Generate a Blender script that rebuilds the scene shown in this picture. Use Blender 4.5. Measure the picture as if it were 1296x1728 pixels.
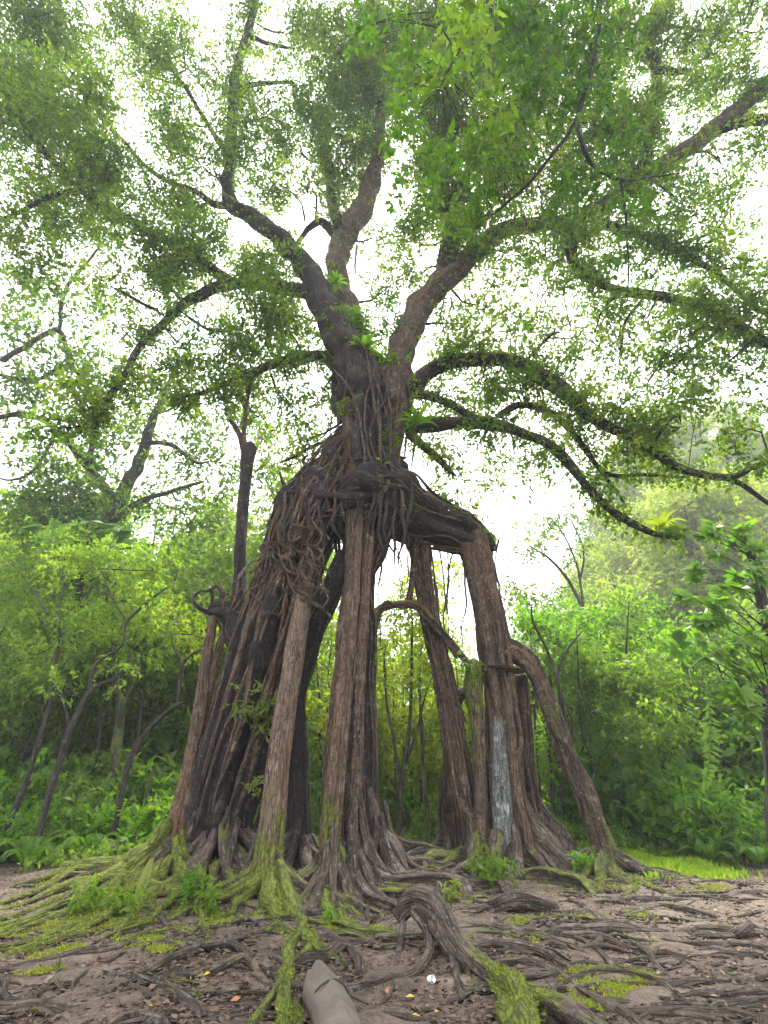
import bpy, math
import numpy as np
from mathutils import Vector

for o in list(bpy.data.objects):
    bpy.data.objects.remove(o)
scene = bpy.context.scene
COL = scene.collection
TH = math.radians(29.5)
CAMZ = 1.6
FPX = 823.0

# ------------------------------------------------------------------ camera
cam = bpy.data.cameras.new('camera')
cam.sensor_fit = 'VERTICAL'
cam.sensor_height = 36.0
cam.lens = 36.0 * FPX / 1728.0
cam.clip_start = 0.1
cam.clip_end = 2000
camo = bpy.data.objects.new('camera', cam)
COL.objects.link(camo)
camo.location = (0, 0, CAMZ)
camo.rotation_euler = (math.radians(90) + TH, 0, 0)
scene.camera = camo

# ------------------------------------------------------------------ sky and sun
SUN_EL, SUN_AZ = math.radians(60), math.radians(8)      # azimuth from +Y towards +X
world = bpy.data.worlds.new('World')
scene.world = world
world.use_nodes = True
wn = world.node_tree.nodes
wl = world.node_tree.links
wn.clear()
sky = wn.new('ShaderNodeTexSky')
sky.sky_type = 'NISHITA'
sky.sun_disc = False
sky.sun_elevation = SUN_EL
sky.sun_rotation = SUN_AZ
sky.air_density = 1.0
sky.dust_density = 4.0
wtc = wn.new('ShaderNodeTexCoord')
wno = wn.new('ShaderNodeTexNoise')
wno.inputs['Scale'].default_value = 1.6
wno.inputs['Detail'].default_value = 4
wra = wn.new('ShaderNodeValToRGB')
wra.color_ramp.elements[0].position = 0.3
wra.color_ramp.elements[0].color = (8.6, 8.7, 9.0, 1)
wra.color_ramp.elements[1].position = 0.7
wra.color_ramp.elements[1].color = (11.0, 11.0, 11.2, 1)
wmx = wn.new('ShaderNodeMix')
wmx.data_type = 'RGBA'
wmx.inputs[0].default_value = 0.85
wbg = wn.new('ShaderNodeBackground')
wbg.inputs['Strength'].default_value = 0.05
wout = wn.new('ShaderNodeOutputWorld')
wl.new(wtc.outputs['Generated'], wno.inputs['Vector'])
wl.new(wno.outputs['Fac'], wra.inputs['Fac'])
wl.new(sky.outputs['Color'], wmx.inputs[6])
wl.new(wra.outputs['Color'], wmx.inputs[7])
wl.new(wmx.outputs[2], wbg.inputs['Color'])
wl.new(wbg.outputs['Background'], wout.inputs['Surface'])

sun = bpy.data.lights.new('sun', 'SUN')
sun.energy = 1.5
sun.angle = math.radians(28)
sun.color = (1.0, 0.95, 0.87)
suno = bpy.data.objects.new('sun', sun)
COL.objects.link(suno)
sd = Vector((math.sin(SUN_AZ) * math.cos(SUN_EL), math.cos(SUN_AZ) * math.cos(SUN_EL), math.sin(SUN_EL)))
suno.rotation_euler = (-sd).to_track_quat('-Z', 'Y').to_euler()
suno.location = sd * 200

scene.view_settings.view_transform = 'Standard'
scene.view_settings.look = 'None'
scene.view_settings.exposure = 3.2
scene.view_settings.gamma = 1.0
scene.render.engine = 'CYCLES'
cy = scene.cycles
cy.max_bounces = 8
cy.diffuse_bounces = 6
cy.glossy_bounces = 2
cy.transmission_bounces = 5
cy.transparent_max_bounces = 4
cy.volume_bounces = 1
cy.use_denoising = True
cy.denoiser = 'OPENIMAGEDENOISE'
cy.sample_clamp_indirect = 6.0
cy.caustics_reflective = False
cy.caustics_refractive = False

# ------------------------------------------------------------------ terrain and pixel helpers
CT, ST = math.cos(TH), math.sin(TH)


def sstep(x, a, b):
    t = np.clip((x - a) / (b - a), 0, 1)
    return t * t * (3 - 2 * t)


def ground_z(x, y):
    x = np.asarray(x, float)
    y = np.asarray(y, float)
    z = 0.035 * np.sin(x * 1.1 + 0.6 * y) + 0.03 * np.sin(1.7 * y - 0.8 * x + 1.0) + 0.015 * np.sin(3.1 * x + 2.3 * y)
    z = z + 0.22 * np.exp(-(((x + 4.6) / 2.4) ** 2 + ((y - 12.6) / 1.9) ** 2))
    z = z + 0.22 * np.exp(-((x / 4.5) ** 2 + ((y - 13.5) / 2.6) ** 2))
    z = z + 34 * sstep(x, 12, 50) * sstep(y, 24, 66)
    z = z + 12 * sstep(y, 34, 80) + 5 * sstep(-x, 18, 50) * sstep(y, 10, 40)
    z = z + 0.35 * np.sin(x * 0.23 + 1) * np.sin(y * 0.19) * sstep(y, 20, 32)
    return z


def ray(px, py):
    xc = (px - 648.0) / FPX
    yc = (864.0 - py) / FPX
    return xc, CT - yc * ST, ST + yc * CT


def P(px, py, Y):
    """the world point seen at photo pixel px,py on the plane y = Y, with its depth"""
    a, b, c = ray(px, py)
    t = Y / b
    return np.array([a * t, Y, CAMZ + c * t]), t


def G(px, py, h=0.0):
    a, b, c = ray(px, py)
    z = h
    for _ in range(12):
        t = (CAMZ - z) / max(-c, 0.02)
        z = float(ground_z(a * t, b * t)) + h
    return np.array([a * t, b * t, z]), t


# ------------------------------------------------------------------ mesh builder
class MB:
    def __init__(self):
        self.v, self.q, self.b, self.m, self.t, self.n = [], [], [], [], [], 0

    def add(self, v, q, bark=None, moss=0.0, tint=0.0):
        v = np.asarray(v, np.float32)
        k = len(v)
        self.v.append(v)
        self.q.append(np.asarray(q, np.int32) + self.n)
        self.b.append(np.asarray(bark, np.float32) if bark is not None else v.copy())
        self.m.append(np.broadcast_to(np.asarray(moss, np.float32), (k,)))
        self.t.append(np.broadcast_to(np.asarray(tint, np.float32), (k,)))
        self.n += k

    def mesh(self, name, mat, smooth=True):
        v = np.concatenate(self.v)
        q = np.concatenate(self.q)
        me = bpy.data.meshes.new(name)
        nq, w = q.shape
        me.vertices.add(len(v))
        me.vertices.foreach_set('co', v.ravel())
        me.loops.add(nq * w)
        me.loops.foreach_set('vertex_index', q.ravel())
        me.polygons.add(nq)
        me.polygons.foreach_set('loop_start', np.arange(0, nq * w, w, dtype=np.int32))
        if smooth:
            me.polygons.foreach_set('use_smooth', np.ones(nq, bool))
        a = me.attributes.new('bark', 'FLOAT_VECTOR', 'POINT')
        a.data.foreach_set('vector', np.concatenate(self.b).ravel())
        a = me.attributes.new('moss', 'FLOAT', 'POINT')
        a.data.foreach_set('value', np.concatenate(self.m).astype(np.float32))
        a = me.attributes.new('tint', 'FLOAT', 'POINT')
        a.data.foreach_set('value', np.concatenate(self.t).astype(np.float32))
        me.update(calc_edges=True)
        me.materials.append(mat)
        return me

    def obj(self, name, mat, parent=None, smooth=True, origin=None):
        if origin is not None:
            o3 = np.asarray(origin, np.float32)
            self.v = [x - o3 for x in self.v]
        o = bpy.data.objects.new(name, self.mesh(name, mat, smooth))
        COL.objects.link(o)
        if origin is not None:
            o.location = origin
        if parent is not None:
            o.parent = parent
            if origin is None:
                o.matrix_parent_inverse = parent.matrix_basis.inverted()
        return o


def thing(name, label, cat, loc=(0, 0, 0), group=None):
    o = bpy.data.objects.new(name, None)
    o.empty_display_size = 0.3
    COL.objects.link(o)
    o.location = loc
    tag(o, label, cat, group)
    return o


def tag(o, label=None, cat=None, group=None, kind=None):
    if label:
        o['label'] = label
    if cat:
        o['category'] = cat
    if group:
        o['group'] = group
    if kind:
        o['kind'] = kind
    return o


def copy_tree(o, loc, rz, sc, label=None, group=None):
    r = o.copy()
    COL.objects.link(r)
    r.location = loc
    r.rotation_euler = (0, 0, rz)
    r.scale = sc if hasattr(sc, '__len__') else (sc, sc, sc)
    if label:
        r['label'] = label
    if group:
        r['group'] = group
    for ch in list(o.children):
        c = ch.copy()
        COL.objects.link(c)
        c.parent = r
    return r


# ------------------------------------------------------------------ curves and tubes
def catmull(p, n):
    """resample control rows p (any width) at n points by arc length"""
    p = np.asarray(p, float)
    if len(p) == 2:
        p = np.vstack([p[0], (p[0] + p[1]) / 2, p[1]])
    q = np.vstack([2 * p[0] - p[1], p, 2 * p[-1] - p[-2]])
    out = []
    m = 14
    for i in range(1, len(q) - 2):
        t = np.linspace(0, 1, m, endpoint=False)[:, None]
        a, b, c, d = q[i - 1], q[i], q[i + 1], q[i + 2]
        out.append(0.5 * (2 * b + (c - a) * t + (2 * a - 5 * b + 4 * c - d) * t ** 2 + (3 * b - a - 3 * c + d) * t ** 3))
    out.append(q[-2][None])
    f = np.vstack(out)
    s = np.concatenate([[0], np.cumsum(np.linalg.norm(np.diff(f[:, :3], axis=0), axis=1))])
    u = np.linspace(0, s[-1], n)
    return np.stack([np.interp(u, s, f[:, k]) for k in range(f.shape[1])], 1), s[-1]


def frames(p):
    T = np.gradient(p, axis=0)
    T /= np.linalg.norm(T, axis=1)[:, None] + 1e-9
    ref = np.array([0.0, -1.0, 0.0]) if abs(T[0][1]) < 0.8 else np.array([1.0, 0, 0])
    A = np.zeros_like(p)
    a = ref - T[0] * ref.dot(T[0])
    for i in range(len(p)):
        a = a - T[i] * a.dot(T[i])
        a /= np.linalg.norm(a) + 1e-9
        A[i] = a
    return T, A, np.cross(T, A)


SEED = [11]
MOSSY = []


def nrng():
    SEED[0] += 1
    return np.random.default_rng(SEED[0])


def tube(mb, ctrl, sides=12, step=0.15, flute=0.1, lump=0.06, wob=0.0, moss=0.0, tint=0.0, flat=None, twist=0.4, close=(True, True), ribs=0.0, nrib=9):
    """ctrl rows x,y,z,radius; a fluted, lumpy, seamless limb with its own bark coordinates"""
    R = nrng()
    ctrl = np.asarray(ctrl, float)
    L = np.linalg.norm(np.diff(ctrl[:, :3], axis=0), axis=1).sum()
    n = int(np.clip(L / step, 5, 260))
    c, L = catmull(ctrl, n)
    p, r = c[:, :3].copy(), np.maximum(c[:, 3], 0.002)
    s = np.linspace(0, L, n)
    if wob:
        for k in range(3):
            for f, amp in ((0.9, 1.0), (2.3, 0.45), (5.1, 0.2)):
                w = amp * wob * np.sin(s * f / max(0.25, 2.2 * r.mean() ** 0.5) + R.uniform(0, 6.3))
                p[:, k] += w * np.sin(np.pi * np.clip(s / L, 0, 1)) ** 0.5 * r
    T, A, B = frames(p)
    th = np.linspace(0, 2 * np.pi, sides, endpoint=False)
    S, TT = np.meshgrid(s, th, indexing='ij')
    rad = np.ones_like(S)
    for m, amp in ((2, 0.6), (3, 0.8), (5, 0.9), (7, 0.7), (11, 0.35)):
        if m * 2 <= sides:
            ph = R.uniform(0, 6.3)
            tw = R.normal(0, twist)
            rad += flute * amp * np.cos(m * (TT + tw * S * 0.25) + ph + 0.8 * np.sin(S * R.uniform(0.3, 0.9) + R.uniform(0, 6)))
    for _ in range(5):
        rad += lump * np.cos(S * R.uniform(0.6, 6) + R.integers(1, 4) * TT + R.uniform(0, 6.3))
    if ribs:
        for m, amp in ((nrib, 1.0), (nrib * 2 + 1, 0.5)):
            ph = R.uniform(0, 6.3)
            tw = R.normal(0, twist * 0.6)
            ang = m * 0.5 * (TT + tw * S * 0.2 + 0.12 * np.sin(S * R.uniform(0.5, 1.2) + R.uniform(0, 6)) + 0.1 * np.sin(2 * TT + R.uniform(0, 6)) - 0.1 * math.sin(0)) + ph * m * 0.5
            w_ = 0.65 + 0.35 * np.sin(S * R.uniform(0.5, 1.5) + 3 * TT + R.uniform(0, 6))
            rad += ribs * amp * w_ * (np.abs(np.cos(ang)) ** 0.55 - 0.75)
    rad = np.maximum(rad, 0.35) / (1 + 1.1 * flute + 0.2 * ribs + 0.8 * lump)
    rr = r[:, None] * rad
    off = A[:, None, :] * (np.cos(TT) * rr)[..., None] + B[:, None, :] * (np.sin(TT) * rr)[..., None]
    if flat is not None:
        off[..., 2] *= flat
    v = p[:, None, :] + off
    k0 = R.uniform(0, 50)
    rm = max(0.05, float(r.mean()))
    bark = np.stack([np.cos(TT) * rm * 3 + k0, np.sin(TT) * rm * 3, S * 0.45 + k0], -1)
    i = np.arange(n - 1)[:, None]
    j = np.arange(sides)[None]
    q = np.stack([i * sides + j, i * sides + (j + 1) % sides, (i + 1) * sides + (j + 1) % sides, (i + 1) * sides + j], -1).reshape(-1, 4)
    mo = np.broadcast_to(np.asarray(moss, float).reshape(-1, 1) if np.ndim(moss) else np.full((1, 1), moss), (n, sides)) if np.ndim(moss) != 1 or len(np.atleast_1d(moss)) == 1 else np.interp(s / L, np.linspace(0, 1, len(moss)), moss)[:, None].repeat(sides, 1)
    v = v.reshape(-1, 3)
    mo = np.array(mo).reshape(-1)
    if close[0]:
        v[:sides] = p[0] + (v[:sides] - p[0]) * 0.15
    if close[1]:
        v[-sides:] = p[-1] + (v[-sides:] - p[-1]) * 0.15
    mb.add(v, q, bark.reshape(-1, 3), mo, tint)
    if mo.max() > 0.4 and p[:, 1].min() < 12.5 and p[:, 2].min() < 1.0:
        MOSSY.append((v, unit(off.reshape(-1, 3)), mo, r.mean() * L))
    return p, r, (T, A, B)


def ridge(mb, ctrl, step=0.1, moss=0.0, tint=0.0, foot=1.6, under=0.12):
    """a plank buttress: rounded crest along ctrl (x,y,z,half thickness) with walls going down into the soil"""
    R = nrng()
    ctrl = np.asarray(ctrl, float)
    L = np.linalg.norm(np.diff(ctrl[:, :3], axis=0), axis=1).sum()
    n = int(np.clip(L / step, 6, 120))
    c, L = catmull(ctrl, n)
    p, r = c[:, :3].copy(), c[:, 3]
    s = np.linspace(0, L, n)
    p[:, 2] += 0.25 * r * np.sin(s * 3.1 + R.uniform(0, 6)) + 0.15 * r * np.sin(s * 7.3 + R.uniform(0, 6))
    gz = ground_z(p[:, 0], p[:, 1]) - under
    tp = np.clip((1 - s / L) / 0.22, 0, 1) ** 0.7
    p[:, 2] = gz + (p[:, 2] - gz) * tp
    r = r * (0.35 + 0.65 * tp)
    T = np.gradient(p, axis=0)
    T[:, 2] = 0
    T /= np.linalg.norm(T, axis=1)[:, None] + 1e-9
    B = np.stack([T[:, 1], -T[:, 0], 0 * T[:, 0]], 1)
    prof = [(-foot, 0.0), (-1.15, 0.18), (-0.75, 0.5), (-0.72, 0.8), (-0.95, 0.94), (-0.55, 1.0), (0, 1.04), (0.55, 1.0), (0.95, 0.94), (0.72, 0.8), (0.75, 0.5), (1.15, 0.18), (foot, 0.0)]
    m = len(prof)
    v = np.zeros((n, m, 3))
    for k, (a, h) in enumerate(prof):
        w = a * r * (1 + 0.15 * np.sin(s * 2.7 + k * 1.3) + 0.1 * np.sin(s * 6.1 + k * 2.1))
        v[:, k] = p + B * w[:, None]
        v[:, k, 2] = gz + (p[:, 2] - gz) * h
    sc = np.linspace(0, 1, m)
    bark = np.zeros((n, m, 3))
    bark[..., 0] = sc[None] * 2.2 + R.uniform(0, 40)
    bark[..., 1] = R.uniform(0, 40)
    bark[..., 2] = s[:, None] * 0.45
    i = np.arange(n - 1)[:, None]
    j = np.arange(m - 1)[None]
    q = np.stack([i * m + j, i * m + j + 1, (i + 1) * m + j + 1, (i + 1) * m + j], -1).reshape(-1, 4)
    mo = np.full((n, m), moss, float)
    mb.add(v.reshape(-1, 3), q, bark.reshape(-1, 3), mo.reshape(-1), tint)


def pp(rows):
    """rows px,py,Y,width in px -> x,y,z,radius"""
    out = []
    for px, py, Y, w in rows:
        c, t = P(px, py, Y)
        out.append([*c, 0.5 * w / FPX * t])
    return np.array(out)


def gp(rows, sink=0.12):
    """rows px,py,width px,height of the centre over ground"""
    out = []
    for px, py, w, h in rows:
        c, t = G(px, py, h)
        r = 0.5 * w / FPX * t
        out.append([c[0], c[1], c[2] - (sink * r if h == 0 else 0), r])
    return np.array(out)


def pg(rows, k=0.45, hmin=0.0):
    """as pp, but nothing sinks into the soil: such points are laid on the ground instead"""
    out = []
    for px, py, Y, w in rows:
        c, t = P(px, py, Y)
        r = 0.5 * w / FPX * t
        if c[2] < float(ground_z(c[0], c[1])) + max(k * r, hmin) and py > 1400:
            c, t = G(px, py, max(k * r, hmin))
            r = 0.5 * w / FPX * t
        out.append([*c, r])
    return np.array(out)


# ------------------------------------------------------------------ materials
def newmat(name):
    m = bpy.data.materials.new(name)
    m.use_nodes = True
    m.node_tree.nodes.clear()
    return m, m.node_tree.nodes, m.node_tree.links


def ramp(nodes, stops, interp='LINEAR'):
    r = nodes.new('ShaderNodeValToRGB')
    r.color_ramp.interpolation = interp
    e = r.color_ramp.elements
    while len(e) < len(stops):
        e.new(0.5)
    for k, (p, c) in enumerate(stops):
        e[k].position = p
        e[k].color = (*c, 1)
    return r


def mixc(nodes, links, fac, a, b, mode='MIX'):
    m = nodes.new('ShaderNodeMix')
    m.data_type = 'RGBA'
    m.blend_type = mode
    for sock, val in ((m.inputs[0], fac), (m.inputs[6], a), (m.inputs[7], b)):
        if hasattr(val, 'is_linked') or hasattr(val, 'node'):
            links.new(val, sock)
        elif isinstance(val, (int, float)):
            sock.default_value = val
        else:
            sock.default_value = (*val, 1)
    return m.outputs[2]


def mathn(nodes, links, op, a, b=None, c=None, clamp=False):
    m = nodes.new('ShaderNodeMath')
    m.operation = op
    m.use_clamp = clamp
    for k, val in enumerate((a, b, c)):
        if val is None:
            continue
        if hasattr(val, 'node'):
            links.new(val, m.inputs[k])
        else:
            m.inputs[k].default_value = val
    return m.outputs[0]


def noise(nodes, links, vec, scale, detail=5, rough=0.6, sc3=None, dist=0.0):
    if sc3:
        mp = nodes.new('ShaderNodeMapping')
        mp.inputs['Scale'].default_value = sc3
        links.new(vec, mp.inputs['Vector'])
        vec = mp.outputs['Vector']
    n = nodes.new('ShaderNodeTexNoise')
    n.inputs['Scale'].default_value = scale
    n.inputs['Detail'].default_value = detail
    n.inputs['Roughness'].default_value = rough
    n.inputs['Distortion'].default_value = dist
    links.new(vec, n.inputs['Vector'])
    return n.outputs['Fac']


def attr(nodes, name, out='Fac'):
    a = nodes.new('ShaderNodeAttribute')
    a.attribute_name = name
    return a.outputs[out]


MOSS_RAMP = [(0.3, (0.03, 0.04, 0.008)), (0.5, (0.10, 0.125, 0.014)), (0.72, (0.21, 0.24, 0.026))]


def bark_mat(name, dark, mid, pale, red=(0.13, 0.06, 0.035), bump=0.9):
    m, N, L = newmat(name)
    bk = attr(N, 'bark', 'Vector')
    geo = N.new('ShaderNodeNewGeometry')
    streak = noise(N, L, bk, 5.0, 7, 0.68, (1.5, 1.5, 1.15), 0.7)
    fine = noise(N, L, geo.outputs['Position'], 30.0, 5, 0.75)
    big = noise(N, L, bk, 1.1, 3, 0.5, (1, 1, 0.6))
    f = mathn(N, L, 'MULTIPLY_ADD', fine, 0.35, mathn(N, L, 'MULTIPLY', streak, 0.72))
    f = mathn(N, L, 'MULTIPLY_ADD', mathn(N, L, 'SUBTRACT', big, 0.5), 0.28, f)
    r = ramp(N, [(0.43, dark), (0.54, mid), (0.66, pale)])
    L.new(f, r.inputs[0])
    tint = attr(N, 'tint')
    r2 = ramp(N, [(0.42, tuple(x * 0.6 for x in mid)), (0.52, tuple(x * 1.25 for x in pale)), (0.76, tuple(min(0.5, x * 1.8) for x in pale))])
    L.new(f, r2.inputs[0])
    c = mixc(N, L, tint, r.outputs[0], r2.outputs[0])
    rf = ramp(N, [(0.5, (0, 0, 0)), (0.68, (0.55, 0.55, 0.55))])
    L.new(big, rf.inputs[0])
    c = mixc(N, L, rf.outputs[0], c, red)
    # pale lichen blotches
    sp = noise(N, L, geo.outputs['Position'], 4.5, 6, 0.68)
    ls = ramp(N, [(0.55, (0, 0, 0)), (0.63, (0.7, 0.7, 0.7))])
    L.new(sp, ls.inputs[0])
    sp2 = noise(N, L, geo.outputs['Position'], 17.0, 3, 0.6)
    ls2 = ramp(N, [(0.6, (0, 0, 0)), (0.68, (0.7, 0.7, 0.7))])
    L.new(sp2, ls2.inputs[0])
    lich = tuple(min(0.4, x * 1.45 + 0.012) for x in (pale[0], pale[1] * 1.15, pale[2] * 1.2))
    c = mixc(N, L, ls.outputs[0], c, lich)
    c = mixc(N, L, ls2.outputs[0], c, tuple(x * 1.15 for x in lich))
    # moss
    sx = N.new('ShaderNodeSeparateXYZ')
    L.new(geo.outputs['Normal'], sx.inputs[0])
    mn = noise(N, L, geo.outputs['Position'], 2.3, 6, 0.65)
    mf = mathn(N, L, 'MULTIPLY_ADD', sx.outputs['Z'], 0.22, mn)
    mf = mathn(N, L, 'ADD', mf, mathn(N, L, 'MULTIPLY', streak, 0.55))
    mf = mathn(N, L, 'ADD', mf, mathn(N, L, 'MULTIPLY_ADD', attr(N, 'moss'), 0.78, -1.19))
    mf = mathn(N, L, 'MULTIPLY', mf, 5.0, None, True)
    mc = ramp(N, MOSS_RAMP)
    L.new(noise(N, L, geo.outputs['Position'], 14.0, 6, 0.75), mc.inputs[0])
    c = mixc(N, L, mf, c, mc.outputs[0])
    vmp = N.new('ShaderNodeMapping')
    vmp.inputs['Scale'].default_value = (6.0, 6.0, 6.5)
    L.new(bk, vmp.inputs['Vector'])
    vd = N.new('ShaderNodeVectorMath')
    vd.operation = 'MULTIPLY_ADD'
    nz = N.new('ShaderNodeTexNoise')
    nz.inputs['Scale'].default_value = 3.0
    L.new(bk, nz.inputs['Vector'])
    L.new(nz.outputs['Color'], vd.inputs[0])
    vd.inputs[1].default_value = (1.6, 1.6, 1.6)
    L.new(vmp.outputs[0], vd.inputs[2])
    vo = N.new('ShaderNodeTexVoronoi')
    vo.feature = 'DISTANCE_TO_EDGE'
    vo.inputs['Scale'].default_value = 1.0
    L.new(vd.outputs[0], vo.inputs['Vector'])
    vr = ramp(N, [(0.0, (0, 0, 0)), (0.16, (1, 1, 1))])
    L.new(vo.outputs['Distance'], vr.inputs[0])
    c = mixc(N, L, mathn(N, L, 'MULTIPLY_ADD', vr.outputs[0], -0.65, 0.65), c, tuple(x * 0.5 for x in dark))
    hgt = mathn(N, L, 'MULTIPLY_ADD', streak, 1.0, mathn(N, L, 'MULTIPLY', fine, 0.5))
    hgt = mathn(N, L, 'MULTIPLY_ADD', vr.outputs[0], 0.35, hgt)
    bp = N.new('ShaderNodeBump')
    bp.inputs['Strength'].default_value = bump
    bp.inputs['Distance'].default_value = 0.06
    L.new(hgt, bp.inputs['Height'])
    b = N.new('ShaderNodeBsdfPrincipled')
    b.inputs['Roughness'].default_value = 0.8
    b.inputs['Specular IOR Level'].default_value = 0.25
    L.new(c, b.inputs['Base Color'])
    L.new(bp.outputs[0], b.inputs['Normal'])
    o = N.new('ShaderNodeOutputMaterial')
    L.new(b.outputs[0], o.inputs[0])
    return m


def leaf_mat(name, stops, trans=0.5, rough=0.45, tcol=(1.45, 1.65, 0.5), obj_var=0.25):
    m, N, L = newmat(name)
    r = ramp(N, stops)
    oi = N.new('ShaderNodeObjectInfo')
    v = mathn(N, L, 'MULTIPLY_ADD', mathn(N, L, 'SUBTRACT', oi.outputs['Random'], 0.5), obj_var, attr(N, 'tint'))
    L.new(v, r.inputs[0])
    b = N.new('ShaderNodeBsdfPrincipled')
    b.inputs['Roughness'].default_value = rough
    b.inputs['Specular IOR Level'].default_value = 0.3
    L.new(r.outputs[0], b.inputs['Base Color'])
    t = N.new('ShaderNodeBsdfTranslucent')
    tc = mixc(N, L, 1.0, r.outputs[0], tcol, 'MULTIPLY')
    L.new(tc, t.inputs['Color'])
    mx = N.new('ShaderNodeMixShader')
    mx.inputs[0].default_value = trans
    L.new(b.outputs[0], mx.inputs[1])
    L.new(t.outputs[0], mx.inputs[2])
    o = N.new('ShaderNodeOutputMaterial')
    L.new(mx.outputs[0], o.inputs[0])
    return m


def plain_mat(name, col, rough=0.7, var=0.3, scale=12.0):
    m, N, L = newmat(name)
    g = N.new('ShaderNodeTexCoord')
    n = noise(N, L, g.outputs['Object'], scale, 5, 0.6)
    r = ramp(N, [(0.3, tuple(c * (1 - var) for c in col)), (0.7, tuple(min(1, c * (1 + var)) for c in col))])
    L.new(n, r.inputs[0])
    bp = N.new('ShaderNodeBump')
    bp.inputs['Strength'].default_value = 0.3
    bp.inputs['Distance'].default_value = 0.02
    L.new(n, bp.inputs['Height'])
    b = N.new('ShaderNodeBsdfPrincipled')
    b.inputs['Roughness'].default_value = rough
    L.new(r.outputs[0], b.inputs['Base Color'])
    L.new(bp.outputs[0], b.inputs['Normal'])
    o = N.new('ShaderNodeOutputMaterial')
    L.new(b.outputs[0], o.inputs[0])
    return m


M_BARK = bark_mat('banyan_bark', (0.006, 0.004, 0.0036), (0.034, 0.021, 0.0145), (0.128, 0.088, 0.06), (0.10, 0.042, 0.02))
M_BARK_SHADED = bark_mat('shaded_bark', (0.004, 0.003, 0.0032), (0.014, 0.01, 0.0095), (0.05, 0.036, 0.03), (0.036, 0.016, 0.011))  # banyan bark darkened: shade of hollow trunk and backlit limbs put into its colour
M_ROOT = bark_mat('root_bark', (0.011, 0.008, 0.007), (0.040, 0.029, 0.023), (0.115, 0.087, 0.068), (0.06, 0.04, 0.028), 0.8)
M_FOREST_BARK = bark_mat('forest_bark', (0.008, 0.007, 0.005), (0.024, 0.02, 0.015), (0.06, 0.05, 0.038), (0.035, 0.024, 0.018), 0.5)
M_LEAF_BANYAN = leaf_mat('banyan_leaf', [(0.0, (0.025, 0.058, 0.014)), (0.5, (0.065, 0.118, 0.018)), (1.0, (0.16, 0.20, 0.026))], 0.62)
M_LEAF_DARK = leaf_mat('dark_leaf', [(0.0, (0.04, 0.09, 0.022)), (0.5, (0.09, 0.155, 0.03)), (1.0, (0.16, 0.215, 0.04))], 0.62)
M_LEAF_MID = leaf_mat('mid_leaf', [(0.0, (0.06, 0.12, 0.02)), (0.5, (0.125, 0.20, 0.028)), (1.0, (0.20, 0.26, 0.04))], 0.65)
M_LEAF_YELLOW = leaf_mat('yellow_green_leaf', [(0.0, (0.10, 0.15, 0.012)), (0.5, (0.18, 0.225, 0.018)), (1.0, (0.27, 0.29, 0.026))], 0.66)
M_LEAF_BRIGHT = leaf_mat('bright_leaf', [(0.0, (0.05, 0.12, 0.018)), (0.5, (0.085, 0.18, 0.018)), (1.0, (0.15, 0.25, 0.026))], 0.6)
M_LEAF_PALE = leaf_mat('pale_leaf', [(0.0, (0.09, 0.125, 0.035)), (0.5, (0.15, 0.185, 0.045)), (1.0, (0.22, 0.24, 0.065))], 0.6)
M_LEAF_NEAR = leaf_mat('near_leaf', [(0.0, (0.025, 0.06, 0.012)), (0.4, (0.05, 0.11, 0.014)), (0.7, (0.09, 0.17, 0.018)), (1.0, (0.17, 0.25, 0.025))], 0.62)
M_LITTER = leaf_mat('leaf_litter', [(0.0, (0.035, 0.022, 0.016)), (0.45, (0.10, 0.065, 0.045)), (0.8, (0.15, 0.11, 0.08)), (1.0, (0.22, 0.175, 0.13))], 0.1, 0.7, (1, 1, 1), 0)
M_YELLOW_LEAF = leaf_mat('fallen_yellow', [(0.0, (0.42, 0.28, 0.03)), (0.6, (0.45, 0.33, 0.05)), (1.0, (0.36, 0.13, 0.05))], 0.2, 0.6, (1, 1, 1), 1.6)
M_MOSS = leaf_mat('moss', [(0.0, (0.07, 0.10, 0.012)), (0.5, (0.17, 0.21, 0.02)), (1.0, (0.29, 0.32, 0.03))], 0.3, 0.8, (1.2, 1.2, 0.6), 0.2)

# ground
m, N, L = newmat('forest_soil')
geo = N.new('ShaderNodeNewGeometry')
pos = geo.outputs['Position']
n1 = noise(N, L, pos, 0.9, 6, 0.6)
n2 = noise(N, L, pos, 9.0, 7, 0.7)
n3 = noise(N, L, pos, 45.0, 4, 0.7)
f = mathn(N, L, 'MULTIPLY_ADD', n3, 0.35, mathn(N, L, 'MULTIPLY_ADD', n2, 0.45, mathn(N, L, 'MULTIPLY_ADD', n1, 0.5, -0.1)))
r = ramp(N, [(0.40, (0.026, 0.019, 0.015)), (0.54, (0.092, 0.069, 0.053)), (0.70, (0.185, 0.145, 0.115))])
L.new(f, r.inputs[0])
sx = N.new('ShaderNodeSeparateXYZ')
L.new(pos, sx.inputs[0])
# moss and low growth: patches, and all of the ground under the thicket
mg = noise(N, L, pos, 0.75, 6, 0.7)
far = N.new('ShaderNodeMapRange')
far.inputs['From Min'].default_value = 13.5
far.inputs['From Max'].default_value = 24
far.inputs['To Min'].default_value = 0.0
far.inputs['To Max'].default_value = 0.4
L.new(sx.outputs['Y'], far.inputs['Value'])
mgf = mathn(N, L, 'ADD', mathn(N, L, 'MULTIPLY_ADD', n2, 0.25, mg), far.outputs[0])
mr = ramp(N, [(0.72, (0, 0, 0)), (0.84, (0.85, 0.85, 0.85))])
L.new(mgf, mr.inputs[0])
mc = ramp(N, [(0.3, (0.04, 0.055, 0.012)), (0.7, (0.12, 0.14, 0.025))])
L.new(n2, mc.inputs[0])
c = mixc(N, L, mr.outputs[0], r.outputs[0], mc.outputs[0])
bp = N.new('ShaderNodeBump')
bp.inputs['Strength'].default_value = 0.8
bp.inputs['Distance'].default_value = 0.05
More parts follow.
